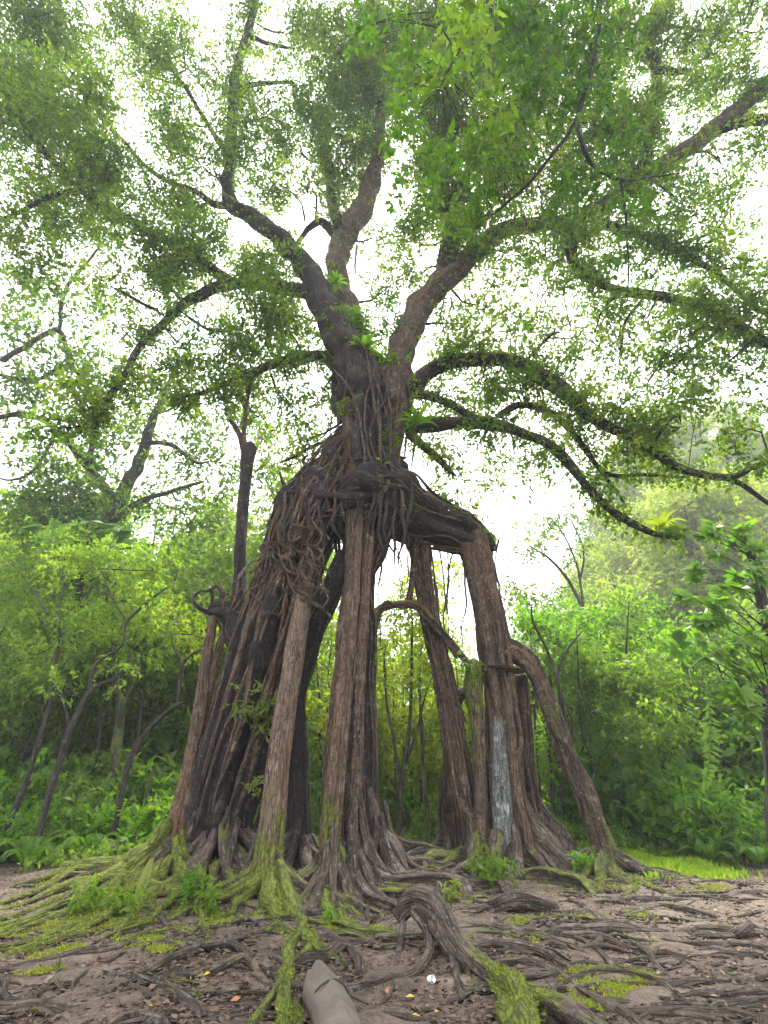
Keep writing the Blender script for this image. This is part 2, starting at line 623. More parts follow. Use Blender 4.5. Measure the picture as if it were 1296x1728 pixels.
L.new(mathn(N, L, 'MULTIPLY_ADD', n3, 0.4, n2), bp.inputs['Height'])
b = N.new('ShaderNodeBsdfPrincipled')
b.inputs['Roughness'].default_value = 0.85
b.inputs['Specular IOR Level'].default_value = 0.2
L.new(c, b.inputs['Base Color'])
L.new(bp.outputs[0], b.inputs['Normal'])
o = N.new('ShaderNodeOutputMaterial')
L.new(b.outputs[0], o.inputs[0])
M_SOIL = m

# ------------------------------------------------------------------ the ground: one sheet to the horizon


def axis(lo, hi, near, stepn, grow):
    a = [0.0]
    st = stepn
    while a[-1] < hi:
        if a[-1] > near:
            st *= grow
        a.append(a[-1] + st)
    b = [0.0]
    st = stepn
    while b[-1] > lo:
        if b[-1] < -near:
            st *= grow
        b.append(b[-1] - st)
    return np.array(sorted(set(a + b)))


gx = axis(-700, 700, 13, 0.11, 1.12)
gy = axis(-700, 700, 10, 0.11, 1.12) + 9.0
GX, GY = np.meshgrid(gx, gy, indexing='ij')
GZ = ground_z(GX, GY)
R0 = np.random.default_rng(3)
near = (np.abs(GX) < 16) & (np.abs(GY - 9) < 14)
rough = np.zeros_like(GZ)
for _ in range(40):
    fx, fy = R0.normal(0, 5, 2)
    rough += R0.uniform(0.002, 0.005) * np.sin(fx * GX + fy * GY + R0.uniform(0, 6.3))
GZ = GZ + np.where(near, rough, 0)
nx, ny = GX.shape
i = np.arange(nx - 1)[:, None]
j = np.arange(ny - 1)[None]
q = np.stack([i * ny + j, (i + 1) * ny + j, (i + 1) * ny + j + 1, i * ny + j + 1], -1).reshape(-1, 4)
mb = MB()
mb.add(np.stack([GX, GY, GZ], -1).reshape(-1, 3), q)
tag(mb.obj('ground', M_SOIL), kind='structure')


# ------------------------------------------------------------------ leaves
def unit(v):
    return v / (np.linalg.norm(v, axis=-1, keepdims=True) + 1e-9)


def add_leaves(mb, base, axis_, nrm, length, width, tint, fold=0.12):
    """a folded, pointed leaf (one quad) for each row"""
    axis_ = unit(axis_)
    side = unit(np.cross(axis_, nrm))
    up = np.cross(side, axis_)
    length = np.asarray(length)[:, None]
    width = np.asarray(width)[:, None]
    mid = base + axis_ * length * 0.45
    v = np.stack([base, mid + side * width * 0.5 + up * width * fold, base + axis_ * length - up * length * 0.08, mid - side * width * 0.5 + up * width * fold], 1)
    n = len(base)
    mb.add(v.reshape(-1, 3), np.arange(n * 4).reshape(-1, 4), None, 0, np.repeat(tint, 4))


def sprigs(mb, R, base, direc, k, slen, llen, lwid, tint0, tvar=0.18, droop=0.25, flat=0.6):
    """leafy shoots: k leaves placed along each shoot"""
    S = len(base)
    direc = unit(direc)
    t = (np.arange(k)[None] + R.uniform(0, 1, (S, k))) / k
    sl = slen * R.uniform(0.6, 1.3, (S, 1))
    pos = base[:, None, :] + direc[:, None, :] * (t * sl)[..., None]
    pos[..., 2] -= droop * slen * t ** 2
    rnd = unit(R.normal(0, 1, (S, k, 3)))
    ax = direc[:, None, :] * 0.55 + rnd * 0.9
    ax[..., 2] -= 0.25
    nr = R.normal(0, 1, (S, k, 3)) * (1 - flat)
    nr[..., 2] += flat
    ll = llen * R.uniform(0.5, 1.45, S * k)
    ti = np.clip(np.repeat(tint0, k) + R.normal(0, tvar, S * k), 0, 1)
    add_leaves(mb, pos.reshape(-1, 3), ax.reshape(-1, 3), nr.reshape(-1, 3), ll, ll * lwid * R.uniform(0.8, 1.2, S * k), ti)


def blob(mb, R, c, rad, n, llen, lwid=0.5, tint=0.5, k=8, slen=0.5, sub=None, shell=0.35):
    """leaves through an uneven crown volume: sub-clumps inside an ellipsoid, gaps between them"""
    rad = np.asarray(rad, float)
    ns = max(3, int(sub if sub else 10))
    sc = unit(R.normal(0, 1, (ns, 3))) * (R.uniform(0.05, 1, (ns, 1)) ** 0.45) * rad * 0.85
    stint = tint + R.normal(0, 0.2, ns)
    w = R.uniform(0.3, 1.0, ns)
    S = max(1, int(n / k))
    idx = R.choice(ns, S, p=w / w.sum())
    sr = rad.mean() * R.uniform(0.16, 0.42, ns)
    d = unit(R.normal(0, 1, (S, 3)))
    rr = R.uniform(0, 1, (S, 1)) ** shell
    off = d * rr * sr[idx][:, None]
    off[:, 2] *= 0.7
    base = np.asarray(c) + sc[idx] + off
    sprigs(mb, R, base, d + R.normal(0, 0.5, (S, 3)), k, slen, llen, lwid, stint[idx])
    return np.asarray(c) + sc


# ------------------------------------------------------------------ the banyan
TREE0, _ = P(590, 1480, 11.5)
banyan = thing('banyan_tree', 'giant banyan on a ring of pillar roots, with spreading surface roots on bare soil', 'tree', (0.0, 11.5, 0.0))


def limb(name, rows, px=True, parent=None, mat=None, **kw):
    mb = MB()
    ctrl = pp(rows) if px else np.array(rows)
    if name in ('trunk', 'pillar_root', 'arched_limb', 'pale_panel'):
        for e in (0, -1):
            gz = float(ground_z(ctrl[e][0], ctrl[e][1]))
            if ctrl[e][2] - gz < 1.0:
                add = np.array([[ctrl[e][0], ctrl[e][1], gz - 0.35, ctrl[e][3] * 1.3]])
                ctrl = np.vstack([add, ctrl]) if e == 0 else np.vstack([ctrl, add])
    info = tube(mb, ctrl, **kw)
    ob = mb.obj(name, mat or M_BARK, parent or banyan)
    return info, ob


strandables = []
big = dict(sides=56, step=0.1, flute=0.08, lump=0.035, twist=0.25, ribs=0.13, nrib=6)
# the massive leaning trunk
inf, host = limb('trunk', [(356, 1500, 12.0, 118), (364, 1430, 12.0, 108), (384, 1343, 12.1, 114), (404, 1266, 12.1, 118), (426, 1180, 12.2, 114), (454, 1086, 12.3, 116), (488, 970, 12.4, 100), (514, 893, 12.5, 110), (556, 830, 12.6, 112), (596, 760, 12.6, 96)], tint=0.0, mat=M_BARK_SHADED, **{**big, 'flute': 0.12, 'sides': 96, 'ribs': 0.22, 'nrib': 12})
strandables.append((inf, host, 52, 0.025, 0.07))
# the upper trunk with the crotch
inf, host = limb('trunk', [(600, 1040, 12.5, 30), (606, 970, 12.5, 60), (612, 905, 12.5, 96), (615, 860, 12.4, 112), (618, 790, 12.5, 104), (622, 720, 12.6, 108), (616, 660, 12.7, 116), (602, 610, 12.7, 88)], tint=0.15, moss=0.2, mat=M_BARK_SHADED, **{**big, 'flute': 0.15, 'lump': 0.06, 'sides': 96, 'ribs': 0.32, 'nrib': 9})
strandables.append((inf, host, 30, 0.02, 0.055))
inf, host = limb('trunk', [(655, 830, 12.7, 60), (652, 760, 12.7, 62), (660, 700, 12.7, 66), (668, 650, 12.7, 62)], tint=0.25, **big)
strandables.append((inf, host, 12, 0.03, 0.06))
# pillar roots
inf, host = limb('pillar_root', [(558, 1530, 10.5, 62), (558, 1480, 10.6, 48), (557, 1420, 10.7, 42), (564, 1320, 10.8, 38), (575, 1190, 11.0, 33), (589, 1040, 11.3, 28), (598, 930, 11.6, 25), (597, 850, 11.75, 27), (590, 760, 11.95, 24), (588, 690, 12.2, 18), (596, 630, 12.6, 12)], tint=0.7, moss=[0.8, 0.3, 0, 0, 0, 0], **big)
strandables.append((inf, host, 8, 0.02, 0.045))
inf, host = limb('pillar_root', [(596, 1490, 10.9, 56), (592, 1420, 11.0, 44), (596, 1280, 11.2, 38), (603, 1120, 11.4, 32), (610, 990, 11.7, 28), (617, 900, 11.9, 28), (612, 800, 12.1, 26)], tint=0.35, **big)
strandables.append((inf, host, 10, 0.02, 0.05))
inf, host = limb('pillar_root', [(642, 1470, 12.0, 60), (624, 1380, 12.1, 40), (618, 1240, 12.2, 34), (616, 1130, 12.3, 32), (620, 1060, 12.3, 30), (612, 1000, 12.4, 26), (610, 930, 12.4, 26)], tint=0.05, mat=M_BARK_SHADED, **big)
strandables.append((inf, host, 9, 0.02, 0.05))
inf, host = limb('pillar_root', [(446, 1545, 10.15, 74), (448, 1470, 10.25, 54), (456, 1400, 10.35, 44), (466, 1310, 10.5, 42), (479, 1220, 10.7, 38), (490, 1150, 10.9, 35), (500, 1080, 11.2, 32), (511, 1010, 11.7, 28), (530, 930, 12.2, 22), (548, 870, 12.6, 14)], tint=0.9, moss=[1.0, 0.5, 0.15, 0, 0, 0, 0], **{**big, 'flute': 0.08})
inf, host = limb('pillar_root', [(506, 1440, 12.7, 50), (504, 1360, 12.7, 40), (502, 1260, 12.7, 34), (500, 1180, 12.6, 32), (520, 1090, 12.4, 40), (552, 1010, 12.3, 38), (588, 930, 12.3, 36)], tint=0.15, moss=0.25, mat=M_BARK_SHADED, **big)
strandables.append((inf, host, 7, 0.02, 0.05))
inf, host = limb('pillar_root', [(280, 1490, 11.6, 66), (294, 1430, 11.7, 48), (311, 1350, 11.8, 33), (325, 1270, 11.9, 24), (338, 1190, 12.0, 19), (348, 1110, 12.1, 16), (360, 1045, 12.2, 14), (372, 1020, 12.3, 12)], tint=0.6, moss=[0.7, 0.3, 0, 0, 0], **big)
strandables.append((inf, host, 4, 0.02, 0.04))
inf, host = limb('pillar_root', [(318, 1400, 12.0, 26), (330, 1290, 12.0, 20), (348, 1190, 12.1, 16), (366, 1110, 12.2, 14), (380, 1060, 12.3, 16)], tint=0.3, sides=16, step=0.1, flute=0.08)
# the dark shoulder that carries the left-hand aerial pillars, with its coiled root
inf, host = limb('shoulder', [(440, 1120, 12.3, 60), (415, 1065, 12.3, 66), (390, 1040, 12.3, 50), (372, 1030, 12.2, 30), (352, 1030, 12.2, 20)], tint=0, mat=M_BARK_SHADED, sides=24, step=0.07, flute=0.15, lump=0.1)
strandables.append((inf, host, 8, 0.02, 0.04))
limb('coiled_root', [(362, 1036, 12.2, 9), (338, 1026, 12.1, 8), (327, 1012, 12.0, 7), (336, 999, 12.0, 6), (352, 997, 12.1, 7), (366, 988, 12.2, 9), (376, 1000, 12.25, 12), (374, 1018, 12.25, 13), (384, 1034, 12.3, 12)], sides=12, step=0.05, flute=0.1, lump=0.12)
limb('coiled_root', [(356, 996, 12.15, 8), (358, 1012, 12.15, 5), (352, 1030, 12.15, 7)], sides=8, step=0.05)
inf, host = limb('broken_stem', [(402, 1040, 12.4, 34), (403, 990, 12.4, 24), (405, 930, 12.4, 21), (411, 850, 12.5, 20), (416, 790, 12.5, 22), (421, 758, 12.5, 27), (428, 748, 12.5, 20)], mat=M_BARK_SHADED, sides=18, step=0.1, flute=0.06, lump=0.06, tint=0.05)
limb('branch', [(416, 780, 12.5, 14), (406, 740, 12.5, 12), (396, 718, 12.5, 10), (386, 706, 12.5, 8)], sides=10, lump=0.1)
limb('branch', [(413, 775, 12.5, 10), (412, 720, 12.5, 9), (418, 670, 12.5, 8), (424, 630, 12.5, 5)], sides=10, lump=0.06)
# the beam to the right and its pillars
inf, host = limb('beam', [(620, 790, 12.6, 110), (656, 836, 12.8, 116), (698, 868, 13.0, 100), (740, 888, 13.1, 80), (780, 902, 13.2, 70), (804, 910, 13.25, 52), (824, 918, 13.2, 30), (836, 930, 13.2, 14)], tint=0.1, mat=M_BARK_SHADED, **{**big, 'flute': 0.14})
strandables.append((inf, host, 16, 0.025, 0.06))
inf, host = limb('waist', [(468, 900, 12.5, 50), (505, 866, 12.4, 96), (560, 842, 12.3, 122), (612, 838, 12.3, 128), (655, 850, 12.5, 104), (700, 880, 12.8, 60)], tint=0.1, moss=0.3, mat=M_BARK_SHADED, **{**big, 'flute': 0.16, 'lump': 0.1, 'sides': 72, 'ribs': 0.25, 'nrib': 9, 'twist': 1.2})
strandables.append((inf, host, 22, 0.02, 0.05))
for k in range(26):
    px0 = 480 + 220 * k / 26 + 6 * math.sin(k * 2.3)
    py0 = 800 + 60 * abs(px0 - 590) / 110 * 0.5 + 22 * math.sin(k * 1.7)
    ln = 70 + 55 * (0.5 + 0.5 * math.sin(k * 4.1))
    limb('root_strand', [(px0, py0, 11.6 + 0.2 * math.sin(k), 4), (px0 + 6 * math.sin(k * 3), py0 + ln * 0.3, 11.5, 7), (px0 - 5 + 10 * math.sin(k * 5), py0 + ln * 0.65, 11.55, 6), (px0 + 12 * math.sin(k * 7), py0 + ln, 11.8, 3)], parent=host, mat=M_BARK_SHADED if k % 3 else M_BARK, sides=8, step=0.08, lump=0.12, wob=0.5, moss=0.3, tint=0.4)
limb('branch', [(800, 896, 13.3, 22), (820, 900, 13.3, 12), (838, 908, 13.3, 5)], sides=8, lump=0.15, step=0.06)
inf, host = limb('pillar_root', [(770, 872, 13.1, 16), (784, 888, 13.15, 40), (797, 908, 13.2, 58), (806, 940, 13.2, 56), (818, 1000, 13.2, 54), (830, 1060, 13.2, 54), (838, 1110, 13.2, 54), (843, 1150, 13.2, 50), (850, 1220, 13.2, 54), (857, 1310, 13.2, 64), (866, 1400, 13.2, 84), (872, 1470, 13.2, 112)], tint=0.35, moss=[0.1, 0.1, 0.1, 0.15, 0.1, 0], **{**big, 'flute': 0.09})
strandables.append((inf, host, 14, 0.03, 0.075))
limb('pillar_root', [(880, 1135, 13.4, 22), (886, 1220, 13.4, 24), (894, 1320, 13.4, 28), (908, 1420, 13.4, 40), (922, 1465, 13.4, 60)], tint=0.15, **big)
# pale barkless panel and red-brown strand low on that pillar
limb('pale_panel', [(838, 1150, 13.15, 10), (842, 1215, 13.0, 24), (847, 1290, 12.9, 36), (851, 1370, 12.82, 44), (856, 1440, 12.75, 50)], mat=bark_mat('bare_wood', (0.03, 0.03, 0.027), (0.10, 0.105, 0.092), (0.16, 0.165, 0.15), (0.12, 0.12, 0.10), 0.4), sides=40, step=0.1, flute=0.06, lump=0.02, ribs=0.12, nrib=7)
limb('pillar_root', [(852, 1140, 12.95, 20), (862, 1240, 12.8, 22), (872, 1340, 12.7, 24), (888, 1420, 12.6, 26), (900, 1465, 12.55, 30)], tint=0.5, sides=20, step=0.1, flute=0.09)
limb('ledge', [(822, 1124, 13.0, 14), (842, 1128, 12.8, 26), (866, 1131, 12.8, 28), (886, 1134, 12.95, 12)], sides=16, step=0.06, flute=0.15, lump=0.12, tint=0.1, moss=0.1, flat=0.4)
inf, host = limb('arched_limb', [(838, 1095, 13.2, 44), (866, 1100, 13.1, 44), (892, 1118, 13.0, 38), (912, 1156, 12.9, 34), (936, 1220, 12.8, 32), (966, 1295, 12.7, 33), (994, 1360, 12.6, 36), (1014, 1420, 12.5, 42), (1026, 1462, 12.5, 56)], tint=0.2, moss=[0.2, 0.45, 0.55, 0.4, 0.4, 0.6], **{**big, 'sides': 40, 'lump': 0.07, 'flute': 0.12, 'ribs': 0.16})
inf, host = limb('pillar_root', [(704, 880, 13.3, 42), (712, 950, 13.3, 35), (724, 1040, 13.3, 30), (738, 1100, 13.3, 32), (752, 1170, 13.3, 34), (766, 1260, 13.3, 40), (780, 1350, 13.2, 44), (790, 1420, 13.2, 48), (800, 1470, 13.2, 66)], tint=0.25, moss=[0, 0, 0.1, 0.25, 0.3, 0.3], **big)
strandables.append((inf, host, 12, 0.02, 0.05))
inf, host = limb('pillar_root', [(800, 1110, 13.0, 24), (798, 1150, 13.0, 36), (804, 1220, 13.0, 26), (810, 1320, 12.9, 25), (812, 1410, 12.8, 28), (806, 1470, 12.7, 44)], tint=0.55, moss=[0.8, 0.7, 0.45, 0.3, 0.5], **{**big, 'sides': 20})
limb('pillar_root', [(800, 1160, 13.4, 20), (775, 1175, 13.4, 22), (764, 1215, 13.4, 20), (758, 1260, 13.4, 14)], moss=0.3, sides=14, step=0.08)
inf, host = limb('pillar_root', [(768, 1260, 14.6, 16), (758, 1320, 14.6, 24), (754, 1380, 14.6, 26), (762, 1435, 14.6, 40)], sides=20, step=0.1, flute=0.2, lump=0.08, moss=0.1)
strandables.append((inf, host, 6, 0.02, 0.04))
limb('pillar_root', [(822, 1160, 13.1, 10), (832, 1230, 13.0, 12), (834, 1320, 12.9, 18), (840, 1420, 12.8, 26), (838, 1475, 12.75, 34)], tint=0.3, sides=14, step=0.1)
# the arched root bridging to the pillars
limb('arched_root', [(618, 1090, 12.4, 24), (630, 1050, 12.5, 18), (642, 1027, 12.6, 13), (672, 1019, 12.7, 12), (700, 1020, 12.8, 15), (722, 1036, 12.9, 14), (752, 1074, 13.0, 13), (784, 1112, 13.0, 14), (798, 1135, 13.0, 18)], moss=0.45, sides=14, step=0.08, lump=0.1)
limb('arched_root', [(640, 1032, 12.6, 8), (655, 1014, 12.6, 7), (676, 1024, 12.7, 6), (704, 1026, 12.8, 8), (740, 1070, 12.9, 8), (772, 1112, 12.95, 8)], moss=0.3, sides=10, step=0.08, wob=0.6)
limb('aerial_root', [(700, 905, 13.0, 16), (697, 960, 13.0, 13), (691, 1020, 12.8, 14)], sides=12, step=0.1, lump=0.1)

# ------------------------------------------------------------------ the limbs of the crown
br = dict(sides=18, step=0.2, flute=0.06, lump=0.06, wob=0.25)
LIMBS = [
    ('L', [(612, 690, 12.6, 96), (598, 630, 12.6, 84), (578, 570, 12.4, 74), (545, 500, 12.2, 58), (505, 440, 12.0, 46), (448, 388, 11.8, 36), (396, 346, 11.6, 30), (386, 310, 11.4, 26), (389, 260, 11.1, 24), (391, 190, 10.6, 22), (399, 120, 10.0, 20), (420, 50, 9.3, 17), (436, -20, 8.6, 13)], 0.05, 0.15),
    ('M', [(630, 680, 13.0, 70), (604, 590, 13.2, 54), (576, 500, 13.4, 46), (572, 440, 13.4, 46), (592, 380, 13.3, 48), (618, 320, 13.1, 40), (636, 270, 12.8, 28), (645, 190, 12.0, 24), (640, 100, 11.0, 20), (628, 0, 9.5, 16)], 0.4, 0.1),
    ('M2', [(585, 400, 13.3, 30), (562, 345, 13.2, 22), (556, 300, 13.0, 18), (545, 250, 12.6, 14), (535, 180, 12, 10)], 0.1, 0.3),
    ('M3', [(570, 400, 13.4, 20), (540, 375, 13.3, 16), (520, 385, 13.3, 12), (495, 420, 13.2, 8)], 0.1, 0.3),
    ('N', [(662, 700, 12.7, 76), (668, 640, 12.6, 64), (684, 580, 12.5, 58), (712, 520, 12.4, 56), (752, 470, 12.2, 52), (800, 420, 12.0, 42), (850, 392, 11.8, 34), (905, 380, 11.5, 28), (970, 370, 11.1, 26), (1060, 315, 10.5, 28), (1150, 256, 9.9, 34), (1220, 205, 9.4, 32), (1310, 130, 8.7, 28)], 0.3, 0.1),
    ('N2', [(750, 480, 12.2, 44), (757, 430, 12.1, 42), (758, 390, 12.0, 36), (745, 320, 11.7, 24), (755, 240, 11.3, 18), (775, 140, 10.6, 14)], 0.05, 0.4),
    ('N3', [(1180, 236, 9.7, 22), (1240, 210, 9.3, 20), (1310, 200, 8.9, 18)], 0.05, 0.2),
    ('N4', [(960, 376, 11.2, 20), (962, 410, 11.2, 24), (985, 462, 11.3, 20), (1050, 492, 11.2, 18), (1130, 508, 11.0, 20), (1210, 530, 10.8, 22), (1310, 588, 10.5, 18)], 0.0, 0.45),
    ('N5', [(1000, 370, 11.0, 16), (1080, 395, 10.8, 17), (1150, 430, 10.6, 14), (1210, 460, 10.4, 12), (1260, 505, 10.3, 10), (1310, 540, 10.1, 8)], 0.0, 0.4),
    ('N6', [(1060, 320, 10.5, 18), (1090, 250, 10.0, 20), (1110, 120, 9.2, 22), (1085, 90, 9.0, 20), (1110, 30, 8.5, 18), (1140, -20, 8.2, 14)], 0.0, 0.35),
    ('N7', [(1095, 110, 9.1, 16), (1130, 122, 9.0, 14), (1170, 118, 8.8, 8)], 0.0, 0.35),
    ('Q', [(690, 668, 12.5, 50), (715, 632, 12.3, 36), (760, 610, 12.1, 30), (820, 604, 11.9, 28), (886, 614, 11.7, 28), (930, 650, 11.5, 32), (1000, 704, 11.2, 24), (1080, 746, 10.9, 20), (1150, 790, 10.6, 18), (1230, 806, 10.3, 15), (1270, 788, 10.1, 12), (1310, 778, 10.0, 9)], 0.0, 0.55),
    ('Q1', [(1215, 804, 10.35, 12), (1250, 816, 10.3, 11), (1285, 842, 10.2, 9), (1310, 860, 10.1, 8)], 0.0, 0.3),
    ('Q2', [(680, 718, 12.6, 40), (720, 716, 12.3, 34), (770, 712, 12.1, 28), (830, 716, 11.9, 24), (880, 732, 11.7, 22), (940, 762, 11.5, 21), (990, 818, 11.3, 18), (1040, 866, 11.1, 15), (1105, 900, 10.9, 13), (1150, 910, 10.8, 7)], 0.0, 0.45),
    ('Q3', [(690, 660, 12.5, 20), (740, 676, 12.2, 18), (800, 704, 12.0, 17), (850, 716, 11.85, 16)], 0.0, 0.5),
    ('Q4', [(835, 705, 11.9, 14), (880, 684, 12.0, 15), (930, 700, 12.0, 14), (975, 740, 11.9, 12), (1025, 798, 11.8, 9), (1090, 802, 11.7, 7), (1160, 806, 11.6, 5)], 0.0, 0.5),
    ('Q5', [(975, 742, 11.9, 8), (1010, 790, 12.0, 8), (1040, 830, 12.0, 6), (1060, 860, 12, 4)], 0.0, 0.3),
    ('S', [(684, 732, 12.5, 26), (712, 752, 12.3, 18), (742, 778, 12.2, 15), (772, 806, 12.1, 7)], 0.0, 0.7),
    ('T', [(556, 512, 12.3, 42), (520, 492, 12.2, 32), (460, 481, 12.1, 27), (392, 482, 12.0, 24), (330, 502, 11.8, 22), (280, 540, 11.6, 18), (234, 586, 11.4, 15), (206, 640, 11.2, 13), (172, 688, 11.1, 12), (160, 740, 11, 8)], 0.0, 0.35),
    ('T2', [(400, 484, 12.0, 24), (345, 446, 11.8, 24), (292, 414, 11.5, 20), (240, 386, 11.2, 20), (196, 356, 10.9, 16), (140, 322, 10.4, 14), (70, 250, 9.6, 12), (0, 170, 8.8, 9)], 0.0, 0.3),
    ('T3', [(140, 322, 10.4, 12), (90, 330, 10.2, 10), (30, 360, 10.0, 8), (-30, 380, 10, 6)], 0.0, 0.3),
    ('U', [(580, 625, 12.7, 40), (545, 602, 12.7, 26), (500, 606, 12.6, 22), (450, 620, 12.5, 18), (395, 640, 12.4, 13), (340, 662, 12.3, 8), (290, 672, 12.2, 5)], 0.0, 0.6),
    ('L2', [(396, 348, 11.6, 18), (360, 345, 11.5, 14), (320, 320, 11.3, 11), (260, 290, 11, 9), (190, 220, 10.3, 8), (120, 120, 9.4, 7)], 0.0, 0.3),
    ('L3', [(394, 150, 10.3, 10), (440, 140, 10.2, 8), (500, 140, 10.2, 5)], 0.0, 0.2),
    ('L4', [(415, 60, 9.4, 9), (460, 76, 9.3, 7), (500, 82, 9.3, 4)], 0.0, 0.2),
    ('L5', [(388, 270, 11.1, 12), (350, 210, 10.6, 9), (300, 130, 9.9, 8), (210, 40, 9, 9), (185, -20, 8.6, 8)], 0.0, 0.3),
    ('K', [(690, 800, 12.6, 26), (676, 776, 12.5, 18), (688, 772, 12.5, 6)], 0.1, 0.0),
]
branch_pts = []
limb_pts = {}
for key, rows, tint, moss in LIMBS:
    inf, ob = limb('branch', [(a_, b_, c_, w_ * 0.88) for a_, b_, c_, w_ in rows], tint=tint, moss=moss, mat=M_BARK if key in ('M', 'N') else M_BARK_SHADED, **br)
    branch_pts.append(np.concatenate([inf[0], inf[1][:, None]], 1))
    limb_pts[key] = inf

# root strands that lace the trunks
for (inf, host, n, r0, r1) in strandables:
    p, r, (T, A, B) = inf
    R = nrng()
    k = len(p)
    for _ in range(n):
        a0 = R.uniform(0, 2 * np.pi)
        i0 = int(R.uniform(0, 0.6) * k)
        i1 = min(k - 1, i0 + int(R.uniform(0.4, 0.9) * k) + 4)
        ii = np.linspace(i0, i1, 9).astype(int)
        drift = R.normal(0, 0.6)
        an = a0 + drift * np.linspace(0, 1, 9) + 0.25 * np.sin(np.linspace(0, R.uniform(3, 9), 9))
        rs = R.uniform(r0, r1)
        d = r[ii] * (R.uniform(0.96, 1.08) - np.interp(np.linspace(0, 1, 9), [0, 0.15, 0.85, 1], [0.12, 0, 0, 0.12]))
        pt = p[ii] + A[ii] * (np.cos(an) * d)[:, None] + B[ii] * (np.sin(an) * d)[:, None]
        rad = rs * np.interp(np.linspace(0, 1, 9), [0, 0.25, 0.75, 1], [0.35, 1, 0.8, 0.25])
        limb('root_strand', np.concatenate([pt, rad[:, None]], 1), px=False, parent=host, sides=8, step=0.1, flute=0.05, lump=0.1, wob=0.5, tint=float(R.uniform(0, 0.7)), moss=float(max(0, R.normal(0.1, 0.2))))

# tangle on the flank of the leaning trunk
R = nrng()
for _ in range(46):
    px, py = R.uniform(470, 535), R.uniform(855, 980)
    px -= (py - 855) * 0.35
    rows = [(px, py, 12.4 - 0.95 + R.uniform(-0.1, 0.1), 3)]
    a = R.uniform(0, 6.3)
    for _k in range(6):
        a += R.normal(0, 0.8)
        px += 16 * math.cos(a)
        py += 16 * abs(math.sin(a)) + 3
        rows.append((px, py, 11.5 + R.uniform(-0.1, 0.2), R.uniform(2.5, 6)))
    limb('aerial_root', rows, sides=7, step=0.06, lump=0.1, tint=float(R.uniform(0.2, 0.8)), moss=0.15)
# crest of roots over the shoulder between the leaning trunk and the upper trunk
for rows in ([(468, 880, 12.3, 12), (490, 820, 12.3, 13), (520, 786, 12.3, 12), (556, 772, 12.3, 14), (580, 750, 12.3, 12)],
             [(476, 860, 12.2, 10), (500, 806, 12.2, 10), (536, 800, 12.1, 10), (566, 790, 12.1, 10)],
             [(455, 900, 12.3, 18), (460, 880, 12.3, 16), (478, 868, 12.3, 12), (500, 850, 12.1, 12), (530, 820, 12.0, 12), (570, 800, 12.0, 10)],
             [(490, 830, 12.2, 9), (478, 812, 12.2, 7), (470, 795, 12.2, 3)],
             [(520, 790, 12.2, 8), (512, 775, 12.2, 6), (520, 768, 12.2, 3)]):
    limb('aerial_root', rows, sides=10, step=0.08, lump=0.12, moss=0.3, wob=0.4)

# hanging aerial roots
R = nrng()
hang = [(640, 890, 12.6, 200), (634, 880, 12.6, 330), (650, 892, 12.7, 60), (665, 895, 12.8, 110), (668, 895, 12.8, 150), (678, 897, 12.9, 60), (690, 900, 12.9, 95), (720, 905, 13.2, 180), (740, 918, 13.2, 130), (756, 915, 13.2, 200), (768, 920, 13.2, 210), (775, 920, 13.2, 170), (832, 908, 13.3, 60), (842, 906, 13.3, 90), (632, 900, 12.5, 470), (628, 900, 12.4, 520),
        (700, 735, 12.5, 110), (560, 700, 12.5, 190), (860, 720, 11.8, 50), (905, 620, 11.7, 90), (745, 490, 12.3, 80), (760, 500, 12.3, 60), (1050, 500, 11.2, 110), (945, 470, 11.3, 90), (590, 500, 13.3, 80), (600, 360, 13.2, 150)]
for px, py, Y, ln in hang:
    x, y0 = px, py
    rows = []
    n = max(4, int(ln / 30))
    for k in range(n + 1):
        rows.append((x, py + ln * k / n, Y + R.normal(0, 0.03), max(1.6, R.uniform(2.5, 6) * (1 - 0.5 * k / n))))
        x += R.normal(0, 3.5)
    limb('aerial_root', rows, sides=6, step=0.12, lump=0.1, moss=0.2, tint=float(R.uniform(0, 0.4)))

# ------------------------------------------------------------------ buttresses and surface roots
def buttress(rows, **kw):
    mb = MB()
    ridge(mb, gp([(a, b, w, h) for a, b, w, h in rows], sink=0), **kw)
    return mb.obj('buttress_root', M_ROOT, banyan)


def buttressP(rows, **kw):
    mb = MB()
    ridge(mb, pg(rows, 0.6, 0.07), **kw)
    return mb.obj('buttress_root', M_ROOT, banyan)


buttressP([(598, 1385, 10.9, 34), (612, 1430, 10.75, 28), (634, 1466, 10.7, 24), (668, 1480, 10.6, 24), (706, 1476, 10.6, 26), (745, 1466, 10.7, 30), (775, 1480, 10.5, 30), (800, 1510, 10.1, 26)], tint=0.15)
buttressP([(588, 1452, 10.6, 22), (606, 1480, 10.2, 20), (630, 1506, 9.8, 18), (668, 1518, 9.4, 18), (704, 1516, 9.2, 20)], tint=0.2)
buttressP([(625, 1330, 12.0, 26), (640, 1380, 11.9, 28), (660, 1406, 11.8, 26), (680, 1440, 11.6, 24), (700, 1458, 11.5, 18)], tint=0.3, moss=0.2)
buttressP([(665, 1412, 14.0, 16), (700, 1420, 14.0, 26), (740, 1424, 14.0, 26), (775, 1440, 13.9, 20)], tint=0.1, moss=0.3)
buttressP([(770, 1482, 11.6, 24), (810, 1478, 11.4, 26), (845, 1490, 11.1, 26), (868, 1508, 10.7, 18)], tint=0.2)
buttressP([(905, 1340, 14.0, 20), (930, 1378, 14.0, 24), (955, 1400, 14.1, 20), (985, 1432, 14.1, 14)], tint=0.4, moss=0.3)
buttressP([(890, 1370, 12.9, 26), (910, 1405, 12.7, 24), (940, 1432, 12.5, 22), (975, 1452, 12.3, 16)], tint=0.3, moss=0.2)
